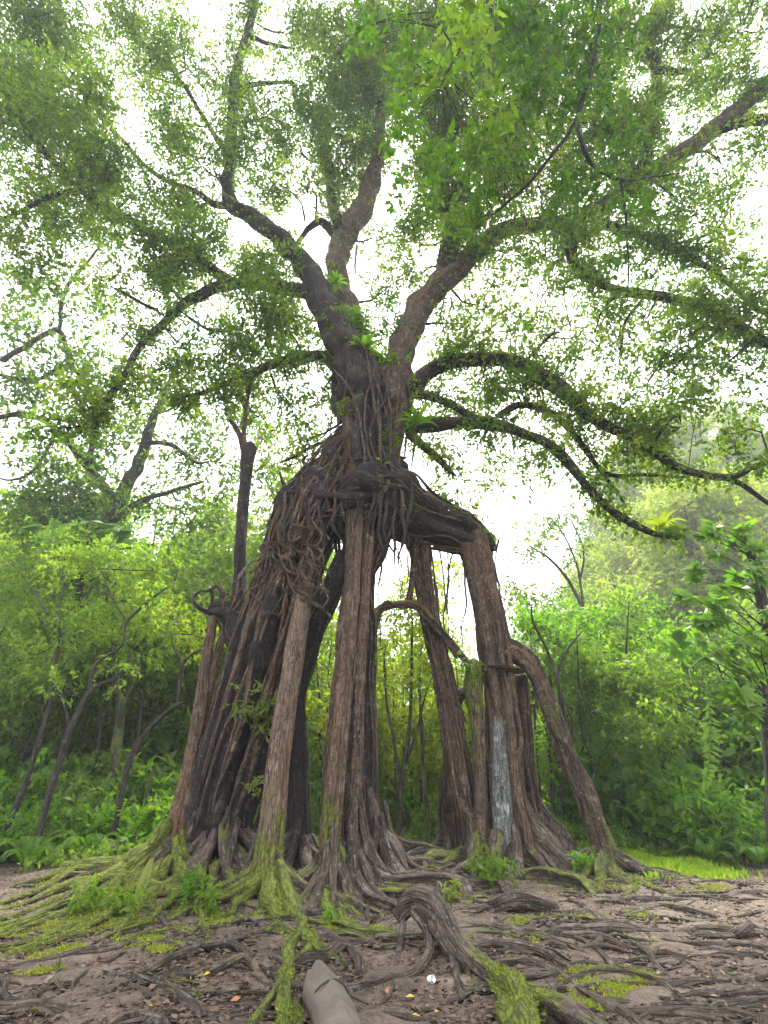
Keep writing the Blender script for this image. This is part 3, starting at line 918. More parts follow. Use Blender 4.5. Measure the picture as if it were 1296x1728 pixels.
buttressP([(850, 1468, 12.3, 20), (890, 1460, 12.0, 24), (930, 1468, 11.7, 24), (975, 1480, 11.2, 22), (1012, 1500, 10.5, 16)], tint=0.2, moss=0.6)
buttressP([(545, 1500, 10.0, 24), (560, 1545, 9.0, 24), (610, 1566, 8.5, 28), (650, 1562, 8.2, 30), (690, 1530, 7.8, 34)], tint=0.1, moss=0.75)
buttressP([(430, 1420, 10.6, 16), (418, 1450, 10.5, 16), (404, 1490, 10.4, 20), (392, 1525, 10.0, 16)], tint=0.0, moss=0.3)
buttressP([(470, 1440, 10.2, 18), (484, 1490, 9.9, 22), (506, 1535, 9.3, 22), (520, 1556, 8.9, 16)], tint=0.3, moss=0.7)
buttressP([(548, 1440, 10.6, 16), (536, 1490, 10.3, 18), (520, 1520, 10.0, 14)], tint=0.2, moss=0.4)
buttressP([(590, 1440, 10.6, 18), (584, 1490, 10.2, 20), (592, 1520, 9.8, 18), (596, 1540, 9.4, 14)], tint=0.3, moss=0.5)
buttressP([(400, 1380, 11.6, 16), (388, 1430, 11.3, 20), (368, 1470, 11.0, 20), (352, 1500, 10.6, 14)], tint=0.3, moss=0.1)
buttressP([(345, 1400, 11.6, 18), (330, 1450, 11.3, 22), (318, 1490, 11.0, 20)], tint=0.3, moss=0.3)
def root(rows, moss=0.1, tint=0.3, parent=None, wob=0.5, **kw):
    mb = MB()
    tube(mb, gp(rows, -0.1), sides=kw.pop('sides', 12), step=0.08, flute=0.08, lump=0.09, wob=wob, moss=moss, tint=tint, **kw)
    return mb.obj('surface_root', M_ROOT, parent or banyan)


for rows, mo in (
        ([(285, 1440, 30, 0.3), (240, 1446, 26, 0.12), (180, 1474, 26, 0.06), (110, 1502, 22, 0.05), (40, 1526, 18, 0.04), (-60, 1552, 14, 0)], 0.75),
        ([(285, 1465, 32, 0.3), (215, 1488, 28, 0.12), (150, 1514, 28, 0.08), (70, 1546, 26, 0.06), (-20, 1578, 24, 0.05), (-90, 1600, 20, 0)], 0.85),
        ([(300, 1482, 28, 0.25), (258, 1508, 28, 0.1), (200, 1540, 24, 0.08), (140, 1570, 22, 0.06), (60, 1600, 18, 0.03), (0, 1620, 12, 0)], 0.8),
        ([(322, 1452, 24, 0.5), (332, 1476, 24, 0.42), (334, 1510, 22, 0.24), (344, 1550, 20, 0.08), (352, 1590, 14, 0)], 0.55),
        ([(268, 1412, 26, 0.5), (214, 1424, 26, 0.2), (160, 1450, 22, 0.1), (90, 1478, 16, 0.05), (20, 1496, 12, 0)], 0.7),
        ([(352, 1500, 20, 0.1), (358, 1472, 24, 0.36), (374, 1464, 26, 0.42), (388, 1482, 22, 0.28), (398, 1510, 18, 0)], 0.55),
        ([(250, 1490, 24, 0.16), (180, 1530, 20, 0.06), (110, 1566, 20, 0.05), (40, 1590, 18, 0.03), (-40, 1606, 14, 0)], 0.9),
        ([(290, 1450, 26, 0.35), (236, 1470, 24, 0.15), (160, 1494, 20, 0.08), (70, 1530, 18, 0.06), (-40, 1562, 12, 0)], 0.8),
        ([(240, 1436, 18, 0.2), (190, 1440, 16, 0.12), (130, 1466, 16, 0.06), (60, 1506, 14, 0.04), (-30, 1536, 12, 0)], 0.6),
        ([(270, 1500, 18, 0.12), (235, 1530, 16, 0.06), (215, 1560, 16, 0.05), (190, 1590, 12, 0)], 0.95),
        ([(310, 1500, 20, 0.16), (280, 1530, 18, 0.06), (240, 1560, 16, 0.04), (170, 1586, 12, 0)], 0.9),
        ([(200, 1500, 16, 0.1), (120, 1530, 16, 0.06), (40, 1570, 16, 0.04), (-40, 1590, 12, 0)], 0.8)):
    root([(a_, b_, w_ * 0.74, h_ * 0.4) for a_, b_, w_, h_ in rows], mo * 0.8, 0.3, wob=0.45)


# the big foreground root with its knee
mb = MB()
tube(mb, pg([(672, 1552, 7.9, 24), (690, 1528, 7.75, 34), (714, 1522, 7.6, 40), (742, 1540, 7.4, 38), (768, 1584, 7.1, 35), (806, 1626, 6.7, 38), (850, 1660, 6.35, 44), (900, 1690, 6.0, 50), (960, 1722, 5.65, 58), (1030, 1765, 5.2, 56)]), sides=40, step=0.05, flute=0.08, lump=0.08, ribs=0.12, nrib=7, moss=[0.05, 0.05, 0.3, 0.35, 0.6, 0.4, 0.3], tint=0.5)
mb.obj('surface_root', M_ROOT, banyan)
mb = MB()
tube(mb, pg([(840, 1660, 6.3, 30), (868, 1688, 6.0, 60), (880, 1722, 5.65, 70), (890, 1770, 5.3, 60)]), sides=20, step=0.06, flute=0.16, lump=0.08, moss=1.0, tint=0.2)
mb.obj('surface_root', M_ROOT, banyan)
for rows, mo, ti in (
        ([(696, 1534, 7.6, 22), (716, 1560, 7.45, 18), (728, 1590, 7.3, 18), (722, 1618, 7.1, 18), (696, 1642, 6.85, 20), (650, 1656, 6.6, 20), (590, 1668, 6.3, 14), (548, 1672, 6.2, 8)], 0.1, 0.35),
        ([(726, 1556, 7.45, 22), (744, 1590, 7.25, 22), (760, 1618, 7.0, 20), (770, 1650, 6.7, 16), (780, 1688, 6.2, 12)], 0.3, 0.4),
        ([(735, 1570, 7.4, 14), (760, 1610, 7.2, 10), (790, 1640, 6.9, 9), (800, 1670, 6.5, 6)], 0.5, 0.4),
        ([(682, 1548, 7.8, 14), (676, 1590, 7.6, 12), (668, 1640, 6.9, 12), (655, 1680, 6.2, 9), (600, 1728, 5.4, 10)], 0.1, 0.4),
        ([(496, 1545, 9.3, 26), (508, 1565, 8.7, 24), (492, 1600, 7.9, 26), (484, 1650, 6.9, 27), (480, 1700, 6.0, 28), (476, 1760, 5.2, 26)], 0.85, 0.5),
        ([(508, 1560, 8.8, 18), (524, 1590, 8.0, 18), (500, 1620, 7.4, 12)], 0.8, 0.5),
        ([(486, 1640, 7.0, 18), (462, 1676, 6.4, 18), (436, 1714, 5.8, 18), (410, 1760, 5.3, 18)], 0.6, 0.5),
        ([(484, 1690, 6.2, 16), (500, 1706, 5.9, 18), (494, 1740, 5.5, 20)], 0.6, 0.4)):
    mb = MB()
    tube(mb, pg(rows), sides=18, step=0.06, flute=0.1, lump=0.1, wob=0.3, ribs=0.1, nrib=5, moss=mo, tint=ti)
    mb.obj('surface_root', M_ROOT, banyan)

for rows, mo in (
        ([(830, 1528, 18, 0), (856, 1520, 26, 0.12), (886, 1514, 30, 0.16), (920, 1526, 26, 0.1), (946, 1542, 14, 0)], 0.2),
        ([(910, 1580, 14, 0), (960, 1575, 22, 0), (1040, 1572, 20, 0), (1120, 1572, 18, 0), (1200, 1574, 18, 0), (1320, 1584, 18, 0)], 0.0),
        ([(940, 1580, 14, 0), (1010, 1588, 16, 0), (1070, 1604, 12, 0), (1160, 1612, 8, 0)], 0.0),
        ([(1045, 1545, 16, 0), (1074, 1540, 20, 0), (1110, 1530, 20, 0), (1160, 1540, 18, 0), (1212, 1550, 10, 0)], 0.3),
        ([(1235, 1580, 14, 0), (1250, 1572, 22, 0.08), (1280, 1576, 18, 0), (1320, 1592, 14, 0)], 0.1),
        ([(870, 1655, 12, 0), (960, 1650, 16, 0), (1040, 1665, 20, 0), (1110, 1690, 18, 0), (1200, 1700, 12, 0)], 0.1),
        ([(1000, 1655, 14, 0), (1090, 1668, 16, 0), (1200, 1664, 15, 0), (1320, 1650, 16, 0)], 0.0),
        ([(1150, 1680, 12, 0), (1230, 1682, 16, 0), (1320, 1678, 16, 0)], 0.0),
        ([(1000, 1690, 20, 0), (1060, 1716, 24, 0), (1110, 1760, 24, 0)], 0.2),
        ([(770, 1560, 12, 0), (850, 1570, 14, 0), (930, 1590, 12, 0), (1010, 1620, 10, 0), (1110, 1640, 8, 0)], 0.3),
        ([(810, 1590, 10, 0), (880, 1610, 12, 0), (950, 1612, 10, 0), (1030, 1630, 8, 0)], 0.1),
        ([(790, 1545, 10, 0), (830, 1560, 10, 0), (900, 1556, 9, 0), (990, 1560, 8, 0), (1060, 1556, 6, 0)], 0.2),
        ([(1065, 1590, 10, 0), (1100, 1608, 12, 0.05), (1110, 1630, 10, 0), (1130, 1650, 8, 0)], 0.1),
        ([(985, 1600, 8, 0), (1010, 1592, 10, 0.03), (1015, 1580, 8, 0)], 0.1),
        ([(1000, 1490, 12, 0), (1060, 1492, 12, 0), (1120, 1486, 14, 0), (1180, 1482, 8, 0)], 0.5),
        ([(1280, 1740, 30, 0), (1320, 1716, 34, 0)], 0.1),
        ([(650, 1700, 8, 0), (720, 1706, 10, 0), (760, 1690, 12, 0), (810, 1676, 12, 0), (850, 1672, 8, 0)], 0.0),
        ([(560, 1710, 9, 0), (640, 1716, 10, 0), (720, 1728, 10, 0), (800, 1735, 8, 0)], 0.0),
        ([(600, 1560, 12, 0), (640, 1596, 14, 0), (700, 1596, 12, 0), (760, 1600, 8, 0)], 0.1),
        ([(560, 1580, 10, 0), (575, 1610, 9, 0), (590, 1640, 7, 0)], 0.4),
        ([(760, 1620, 10, 0), (820, 1600, 14, 0), (900, 1606, 16, 0.03), (980, 1640, 14, 0), (1060, 1640, 10, 0)], 0.1),
        ([(880, 1530, 12, 0), (950, 1545, 14, 0), (1010, 1530, 12, 0), (1080, 1520, 10, 0), (1180, 1522, 8, 0)], 0.1),
        ([(960, 1520, 12, 0), (1010, 1550, 14, 0), (1060, 1580, 12, 0), (1110, 1620, 10, 0)], 0.1),
        ([(1110, 1585, 10, 0), (1180, 1600, 14, 0), (1250, 1596, 14, 0), (1320, 1612, 12, 0)], 0.0),
        ([(920, 1680, 12, 0), (1000, 1640, 18, 0.05), (1070, 1646, 18, 0.04), (1130, 1676, 14, 0), (1190, 1720, 12, 0)], 0.3),
        ([(1040, 1710, 14, 0), (1130, 1722, 18, 0), (1230, 1716, 16, 0), (1320, 1730, 16, 0)], 0.1),
        ([(800, 1640, 10, 0), (860, 1630, 14, 0), (930, 1640, 14, 0), (1020, 1700, 12, 0)], 0.3),
        ([(1140, 1500, 10, 0), (1210, 1512, 12, 0), (1280, 1506, 10, 0), (1330, 1516, 8, 0)], 0.0),
        ([(870, 1520, 12, 0), (930, 1560, 14, 0), (1000, 1600, 12, 0), (1050, 1650, 10, 0)], 0.1),
        # left of the tree
        ([(480, 1560, 10, 0), (400, 1590, 14, 0), (330, 1605, 16, 0), (280, 1625, 16, 0), (215, 1660, 14, 0), (150, 1690, 8, 0)], 0.1),
        ([(240, 1590, 12, 0), (170, 1612, 18, 0), (110, 1622, 16, 0), (0, 1640, 12, 0), (-40, 1650, 10, 0)], 0.2),
        ([(210, 1660, 8, 0), (235, 1672, 14, 0), (256, 1690, 10, 0)], 0.0),
        ([(300, 1590, 10, 0), (350, 1596, 14, 0.05), (395, 1590, 14, 0.06), (420, 1605, 12, 0), (450, 1640, 9, 0), (470, 1660, 8, 0)], 0.2),
        ([(350, 1640, 10, 0), (375, 1626, 14, 0.08), (410, 1616, 14, 0.09), (428, 1640, 10, 0)], 0.4),
        ([(100, 1620, 12, 0), (90, 1655, 10, 0), (60, 1680, 8, 0), (40, 1690, 6, 0)], 0.3),
        ([(90, 1655, 9, 0), (110, 1680, 8, 0)], 0.2),
        ([(160, 1575, 14, 0), (90, 1590, 18, 0), (30, 1604, 16, 0), (-40, 1612, 14, 0)], 0.6),
        ([(200, 1560, 14, 0), (120, 1545, 18, 0), (40, 1556, 22, 0), (-40, 1570, 20, 0)], 0.6),
        ([(330, 1575, 10, 0), (290, 1570, 12, 0), (230, 1585, 12, 0), (190, 1600, 8, 0)], 0.9),
        ([(-20, 1655, 10, 0), (60, 1668, 8, 0), (120, 1662, 5, 0)], 0.0),
        ([(300, 1728, 16, 0), (380, 1716, 14, 0), (430, 1700, 10, 0)], 0.0),
        ([(180, 1735, 20, 0), (230, 1722, 26, 0), (290, 1740, 20, 0)], 0.0)):
    root(rows, mo)

# roots flaring from the foot of every pillar into the soil
def flare(px, Y, wpx, n, reach, moss=0.3, seed=0, h=(0.35, 1.1), spread=(0, 6.3), tint=0.3, k=0.42):
    R = np.random.default_rng(4000 + seed)
    b, t = P(px, 1480, Y)
    gz0 = float(ground_z(b[0], b[1]))
    rp = 0.5 * wpx / FPX * t
    for i in range(n):
        a = spread[0] + (spread[1] - spread[0]) * (i + R.uniform(0.1, 0.9)) / n
        d = np.array([math.cos(a), math.sin(a)])
        r0 = rp * k * R.uniform(0.6, 1.2)
        h0 = R.uniform(*h)
        rows = [[b[0] + d[0] * rp * 0.55, b[1] + d[1] * rp * 0.55, gz0 + h0, r0 * 0.7],
                [b[0] + d[0] * rp * 0.9, b[1] + d[1] * rp * 0.9, gz0 + h0 * 0.55, r0 * 1.05],
                [b[0] + d[0] * (rp * 1.2 + 0.15), b[1] + d[1] * (rp * 1.2 + 0.15), gz0 + h0 * 0.22 + r0 * 0.3, r0 * 1.1]]
        x, y = b[0] + d[0] * (rp * 1.3 + 0.4), b[1] + d[1] * (rp * 1.3 + 0.4)
        L_ = reach * R.uniform(0.5, 1.2)
        m = max(4, int(L_ / 0.3))
        fork = R.integers(2, m)
        for q_ in range(m):
            f = q_ / m
            rr = r0 * (1.0 - 0.82 * f)
            rows.append([x, y, float(ground_z(x, y)) + rr * (0.35 - 0.9 * f * f) + R.normal(0, 0.012), max(0.01, rr)])
            if q_ == fork:
                fa, fx, fy, fr = a + R.choice([-0.8, 0.8]), x, y, rr * 0.7
            a += R.normal(0, 0.28)
            x += 0.3 * math.cos(a)
            y += 0.3 * math.sin(a)
        rows.append([x, y, float(ground_z(x, y)) - 0.06, 0.008])
        mb = MB()
        mm = moss * R.uniform(0.5, 1.3)
        tube(mb, np.array(rows), sides=16, step=0.07, flute=0.1, lump=0.12, wob=0.35, ribs=0.1, nrib=5, moss=mm, tint=tint * R.uniform(0, 1.5))
        mb.obj('surface_root', M_ROOT, banyan)
        rows = [[fx, fy, float(ground_z(fx, fy)) + fr * 0.2, fr]]
        for q_ in range(R.integers(4, 8)):
            fa += R.normal(0, 0.3)
            fx += 0.25 * math.cos(fa)
            fy += 0.25 * math.sin(fa)
            rows.append([fx, fy, float(ground_z(fx, fy)) + fr * (0.3 - 0.15 * q_), max(0.008, fr * (1 - 0.13 * q_))])
        mb = MB()
        tube(mb, np.array(rows), sides=10, step=0.07, flute=0.08, lump=0.12, wob=0.4, moss=mm, tint=tint)
        mb.obj('surface_root', M_ROOT, banyan)


FRONT = (math.pi * 0.95, math.pi * 2.05)
flare(449, 10.25, 56, 8, 1.6, 0.75, 1, (0.3, 0.9), FRONT, 0.5)
flare(557, 10.6, 54, 8, 1.8, 0.5, 2, (0.4, 1.2), FRONT, 0.4)
flare(594, 10.9, 48, 7, 2.2, 0.15, 3, (0.5, 1.4), (math.pi * 1.3, math.pi * 2.3), 0.3)
flare(636, 12.0, 46, 6, 2.0, 0.1, 4, (0.4, 1.2), (math.pi * 1.3, math.pi * 2.4), 0.2)
flare(360, 12.0, 110, 11, 2.2, 0.35, 5, (0.4, 1.5), (math.pi * 0.9, math.pi * 1.95), 0.3, 0.22)
flare(284, 11.6, 62, 10, 2.6, 0.75, 6, (0.3, 1.0), (math.pi * 0.75, math.pi * 1.8), 0.3)
flare(505, 12.7, 50, 6, 1.6, 0.1, 7, (0.3, 1.0), FRONT, 0.2)
flare(868, 13.2, 100, 12, 2.6, 0.25, 8, (0.4, 1.6), (math.pi * 1.0, math.pi * 2.25), 0.4, 0.24)
flare(796, 13.1, 56, 8, 1.8, 0.4, 9, (0.3, 1.1), FRONT, 0.3)
flare(808, 12.8, 38, 5, 1.4, 0.5, 10, (0.2, 0.7), FRONT, 0.4)
flare(1022, 12.5, 50, 7, 1.5, 0.5, 11, (0.2, 0.7), (math.pi * 0.9, math.pi * 2.1), 0.2)
flare(760, 14.6, 44, 5, 1.3, 0.2, 12, (0.2, 0.8), FRONT, 0.1)
# a web of crossing roots in front of the central pillars
R = nrng()
for k in range(46):
    px, py = R.uniform(430, 930), R.uniform(1470, 1610)
    c, t = G(px, py)
    x, y = c[0], c[1]
    a = R.choice([0.0, math.pi]) + R.normal(-0.35, 0.5)
    r0 = 0.02 + 0.06 * R.uniform(0, 1) ** 1.6
    n = R.integers(5, 12)
    rows = []
    for q_ in range(n):
        f = q_ / (n - 1)
        rr = r0 * (1 - 0.75 * abs(2 * f - 0.7) ** 1.5 * 0.8)
        rows.append([x, y, float(ground_z(x, y)) + rr * R.uniform(-0.2, 0.9) - (0.05 if q_ in (0, n - 1) else 0), max(0.01, rr)])
        a += R.normal(0, 0.32)
        x += 0.24 * math.cos(a)
        y += 0.24 * math.sin(a)
    mb = MB()
    tube(mb, np.array(rows), sides=10, step=0.07, flute=0.08, lump=0.12, wob=0.4, moss=float(max(0, R.normal(0.15, 0.3))), tint=float(R.uniform(0, 0.5)))
    mb.obj('surface_root', M_ROOT, banyan)

# many thinner roots winding out over the soil
R = nrng()
for k in range(160):
    if k < 105:
        px, py = R.uniform(740, 1250), 1490 + 235 * R.uniform(0, 1) ** 1.3
        ang = R.normal(0.1, 0.35)
    else:
        px, py = R.uniform(20, 640), 1560 + 165 * R.uniform(0, 1) ** 1.3
        ang = math.pi + R.normal(0, 0.45)
    c, t = G(px, py)
    x, y = c[0], c[1]
    n = R.integers(5, 11)
    ln = R.uniform(0.15, 0.34)
    r0 = 0.012 + 0.05 * R.uniform(0, 1) ** 2
    rows = []
    for q_ in range(n):
        rr = r0 * (1 - 0.75 * q_ / n)
        rows.append([x, y, float(ground_z(x, y)) + rr * R.uniform(-0.3, 0.6) - (0.03 if q_ in (0, n - 1) else 0), rr])
        ang += R.normal(0, 0.35)
        x += ln * math.cos(ang)
        y -= ln * math.sin(ang) * 0.9
    mb = MB()
    tube(mb, np.array(rows), sides=8, step=0.07, flute=0.05, lump=0.12, wob=0.5, moss=float(max(0, R.normal(0.0, 0.3))), tint=float(R.uniform(0, 0.5)))
    mb.obj('surface_root', M_ROOT, banyan)
# wiry roots at the feet of the pillars
for k in range(40):
    cx = R.choice([500, 690, 800, 340, 560, 250])
    px, py = cx + R.normal(0, 35), R.uniform(1440, 1500)
    c, t = G(px, py)
    x, y = c[0], c[1]
    ang = R.uniform(0, 6.3)
    rows = []
    r0 = R.uniform(0.015, 0.045)
    for q_ in range(6):
        rows.append([x, y, float(ground_z(x, y)) + (0.16 - 0.03 * q_) * R.uniform(0.4, 1), r0 * (1 - 0.1 * q_)])
        ang += R.normal(0, 0.5)
        x += 0.2 * math.cos(ang)
        y += 0.2 * math.sin(ang)
    rows[0][2] -= 0.12
    rows[-1][2] = float(ground_z(x, y)) - 0.02
    mb = MB()
    tube(mb, np.array(rows), sides=7, step=0.06, lump=0.1, moss=0.15, tint=0.3)
    mb.obj('surface_root', M_ROOT, banyan)

# ------------------------------------------------------------------ crown of the banyan
# px, py, Y, radius px, leaf-area index
CL = [(60, 70, 8.8, 120, 2.6), (40, 190, 9.2, 110, 2.4), (130, 200, 9.4, 95, 2.4), (100, 300, 10.0, 110, 2.2), (200, 330, 10.6, 85, 2.2), (250, 400, 11.0, 80, 1.6), (310, 430, 11.4, 75, 1.5), (20, 420, 10, 70, 1.6), (110, 420, 10.6, 70, 1.3),
      (230, 40, 8.8, 80, 1.2), (310, 90, 9.2, 90, 0.9), (290, 200, 10, 75, 0.9), (340, 280, 10.8, 85, 1.0), (440, 130, 9.8, 80, 0.9), (420, 230, 10.6, 75, 1.0), (470, 310, 11.4, 65, 0.9), (400, 20, 9.0, 70, 0.7), (490, 40, 9.2, 60, 0.6), (370, 400, 11.6, 60, 1.1), (330, 350, 11.4, 60, 1.3),
      (580, 50, 10, 95, 2.6), (555, 160, 11.4, 75, 2.2), (625, 150, 11.6, 90, 2.6), (600, 250, 12.4, 70, 2.2), (570, 310, 13.0, 45, 1.8), (690, 70, 10.4, 95, 2.6), (700, 200, 11, 90, 2.4), (505, 240, 11.6, 55, 1.2), (520, 200, 11.4, 50, 1.2),
      (790, 90, 10.2, 110, 2.6), (870, 60, 9.4, 110, 2.6), (790, 220, 11, 100, 2.4), (880, 200, 10.4, 110, 2.6), (740, 330, 11.8, 80, 2.2), (830, 320, 11.2, 90, 2.4), (920, 310, 10.8, 90, 2.4), (980, 100, 9.0, 100, 2.4), (1000, 220, 9.8, 95, 2.2), (1040, 330, 10.6, 80, 2.0), (960, 400, 11.0, 70, 1.8), (770, 420, 12.0, 65, 1.8), (700, 400, 12.2, 55, 1.2), (860, 430, 11.6, 60, 1.4),
      (1070, 60, 8.8, 80, 1.4), (1160, 60, 8.6, 90, 1.0), (1250, 50, 8.4, 85, 1.5), (1120, 180, 9.4, 80, 1.5), (1200, 140, 9.0, 70, 0.9), (1100, 270, 10, 75, 1.6), (1220, 280, 9.8, 65, 1.0), (1280, 240, 9.2, 50, 0.8), (1150, 340, 10.4, 75, 1.0),
      (1080, 420, 10.9, 70, 1.5), (1160, 450, 10.8, 75, 1.1), (1240, 430, 10.3, 60, 0.9), (1260, 510, 10.4, 70, 1.2), (1010, 480, 11.2, 60, 1.2), (1180, 540, 10.9, 80, 1.3), (1090, 540, 11.3, 65, 0.9), (1000, 570, 11.6, 65, 0.6), (910, 510, 11.8, 70, 0.8), (820, 510, 12, 60, 0.9), (770, 545, 12.2, 50, 0.9), (1110, 620, 11.4, 85, 0.7), (1220, 620, 11, 70, 0.6),
      (800, 590, 12, 50, 1.4), (880, 600, 11.8, 50, 1.2), (960, 640, 11.5, 60, 1.2), (1010, 690, 11.3, 60, 1.4), (960, 710, 11.7, 60, 1.4), (880, 660, 11.9, 60, 1.1), (810, 650, 12.0, 60, 0.9), (760, 660, 12.2, 50, 1.0), (1070, 700, 11.0, 60, 1.3), (1150, 720, 10.8, 70, 1.0), (1240, 740, 10.4, 60, 0.8), (1060, 770, 11.2, 55, 1.2), (820, 745, 12.0, 50, 1.0), (890, 780, 11.8, 50, 0.8), (1010, 840, 11.4, 40, 0.8), (760, 770, 12.2, 45, 0.7), (840, 810, 12, 45, 0.5),
      (430, 530, 12.2, 65, 2.2), (480, 545, 12.3, 55, 2.0), (380, 560, 12.1, 60, 1.6), (350, 610, 12.3, 65, 1.5), (420, 610, 12.5, 60, 1.8), (490, 630, 12.6, 50, 1.4), (310, 650, 12.2, 55, 1.6), (400, 670, 12.5, 60, 1.1), (500, 690, 12.7, 55, 0.8), (280, 480, 11.6, 65, 1.2), (300, 560, 11.9, 55, 0.7), (220, 560, 11.4, 55, 0.7), (140, 690, 11.1, 70, 1.9), (90, 720, 11.2, 55, 1.5), (200, 660, 11.3, 45, 1.0), (480, 450, 12.2, 50, 1.2), (420, 440, 12.0, 45, 1.2), (600, 600, 12.9, 40, 1.2), (640, 560, 13.0, 60, 1.0), (560, 560, 12.8, 45, 1.2), (700, 470, 12.9, 55, 0.7), (560, 760, 12.9, 45, 0.7), (520, 740, 12.9, 50, 0.7), (770, 860, 13.3, 40, 1.3), (720, 830, 13.1, 40, 0.9), (740, 600, 12.2, 45, 1.6), (700, 700, 12.1, 30, 1.2),
      (380, 110, 9.8, 60, 0.8), (260, 130, 9.4, 60, 0.9), (480, 210, 10.8, 50, 0.9), (520, 330, 12, 45, 0.9), (640, 400, 13.4, 45, 0.7), (660, 480, 13.2, 50, 0.8), (860, 560, 12, 50, 0.8), (950, 560, 11.8, 55, 0.7), (1050, 600, 11.5, 60, 0.8), (1160, 600, 11.2, 60, 0.9), (1250, 580, 10.8, 60, 0.9), (1280, 690, 10.6, 55, 0.9), (1180, 680, 10.9, 55, 0.9), (1230, 350, 10, 60, 0.8), (1270, 160, 9, 50, 0.9), (440, 480, 12.1, 50, 1.4), (500, 510, 12.2, 45, 1.6), (240, 640, 11.6, 50, 0.9), (440, 700, 12.8, 50, 0.9), (480, 780, 12.9, 45, 0.9), (540, 660, 12.9, 45, 1.0), (640, 640, 13.2, 30, 1.0), (180, 480, 11, 55, 0.9)]
ALLP = np.concatenate(branch_pts)
fol = MB()
tw = MB()
ALEN = 0.152
R = nrng()
total = 0
for px, py, Y, rp, lai in CL:
    c, t = P(px, py, Y)
    rr = rp / FPX * t
    area = math.pi * rr * rr
    n = int(lai * area / (0.5 * ALEN * ALEN * 0.5) * (1.35 if lai < 1.3 else 1.15))
    total += n
    Rr = np.random.default_rng(int(px * 7 + py * 13))
    subs = blob(fol, Rr, c, (rr, min(rr, 2.6), rr), n, ALEN, 0.5, 0.5, k=8, slen=0.6, sub=max(6, int(area * 0.9)))
    # twigs from the nearest wood to the leaf clumps
    d = np.linalg.norm(ALLP[:, :3] - c, axis=1)
    a = ALLP[np.argmin(d)]
    r0 = min(a[3] * 0.5, 0.05 + 0.012 * d.min())
    midp = a[:3] * 0.45 + c * 0.55 + Rr.normal(0, 0.25, 3)
    tube(tw, [[*a[:3], r0], [*midp, r0 * 0.7], [*c, r0 * 0.45]], sides=6, step=0.4, wob=1.2, moss=0.2)
    for sct in subs[:: max(1, len(subs) // 13)]:
        st = midp if Rr.uniform() < 0.4 else c
        m2 = st * 0.5 + sct * 0.5 + Rr.normal(0, 0.15 * rr, 3)
        tube(tw, [[*st, r0 * 0.45], [*m2, r0 * 0.32], [*sct, 0.008]], sides=5, step=0.4, wob=1.5, moss=0.2)
print('crown leaves', total)
# epiphyte leaves clothing the boughs
for key in ('N', 'N2', 'N4', 'N5', 'N6', 'Q', 'Q2', 'Q3', 'Q4', 'T', 'T2', 'U', 'L', 'M', 'M2', 'S'):
    p, r, (T, A, B) = limb_pts[key]
    i0 = int(len(p) * (0.25 if key in 'LMN' else 0.12))
    S = int((len(p) - i0) * (5 if key in ('L', 'M', 'N') else 11))
    ii = R.integers(i0, len(p), S)
    an = R.uniform(0, 6.3, S)
    up = A[ii] * np.cos(an)[:, None] + B[ii] * np.sin(an)[:, None]
    sprigs(fol, R, p[ii] + up * (r[ii] * 0.9)[:, None], up + np.array([0, 0, -0.15]), 5, 0.32, 0.12, 0.5, R.uniform(0.3, 0.8, S))
crown = fol.obj('crown', M_LEAF_BANYAN, banyan, smooth=False)
crown['kind'] = 'stuff'
twg = tw.obj('twigs', M_BARK_SHADED, banyan)
twg['kind'] = 'stuff'

# ------------------------------------------------------------------ forest: trees of a kind, copied
HOLD = []


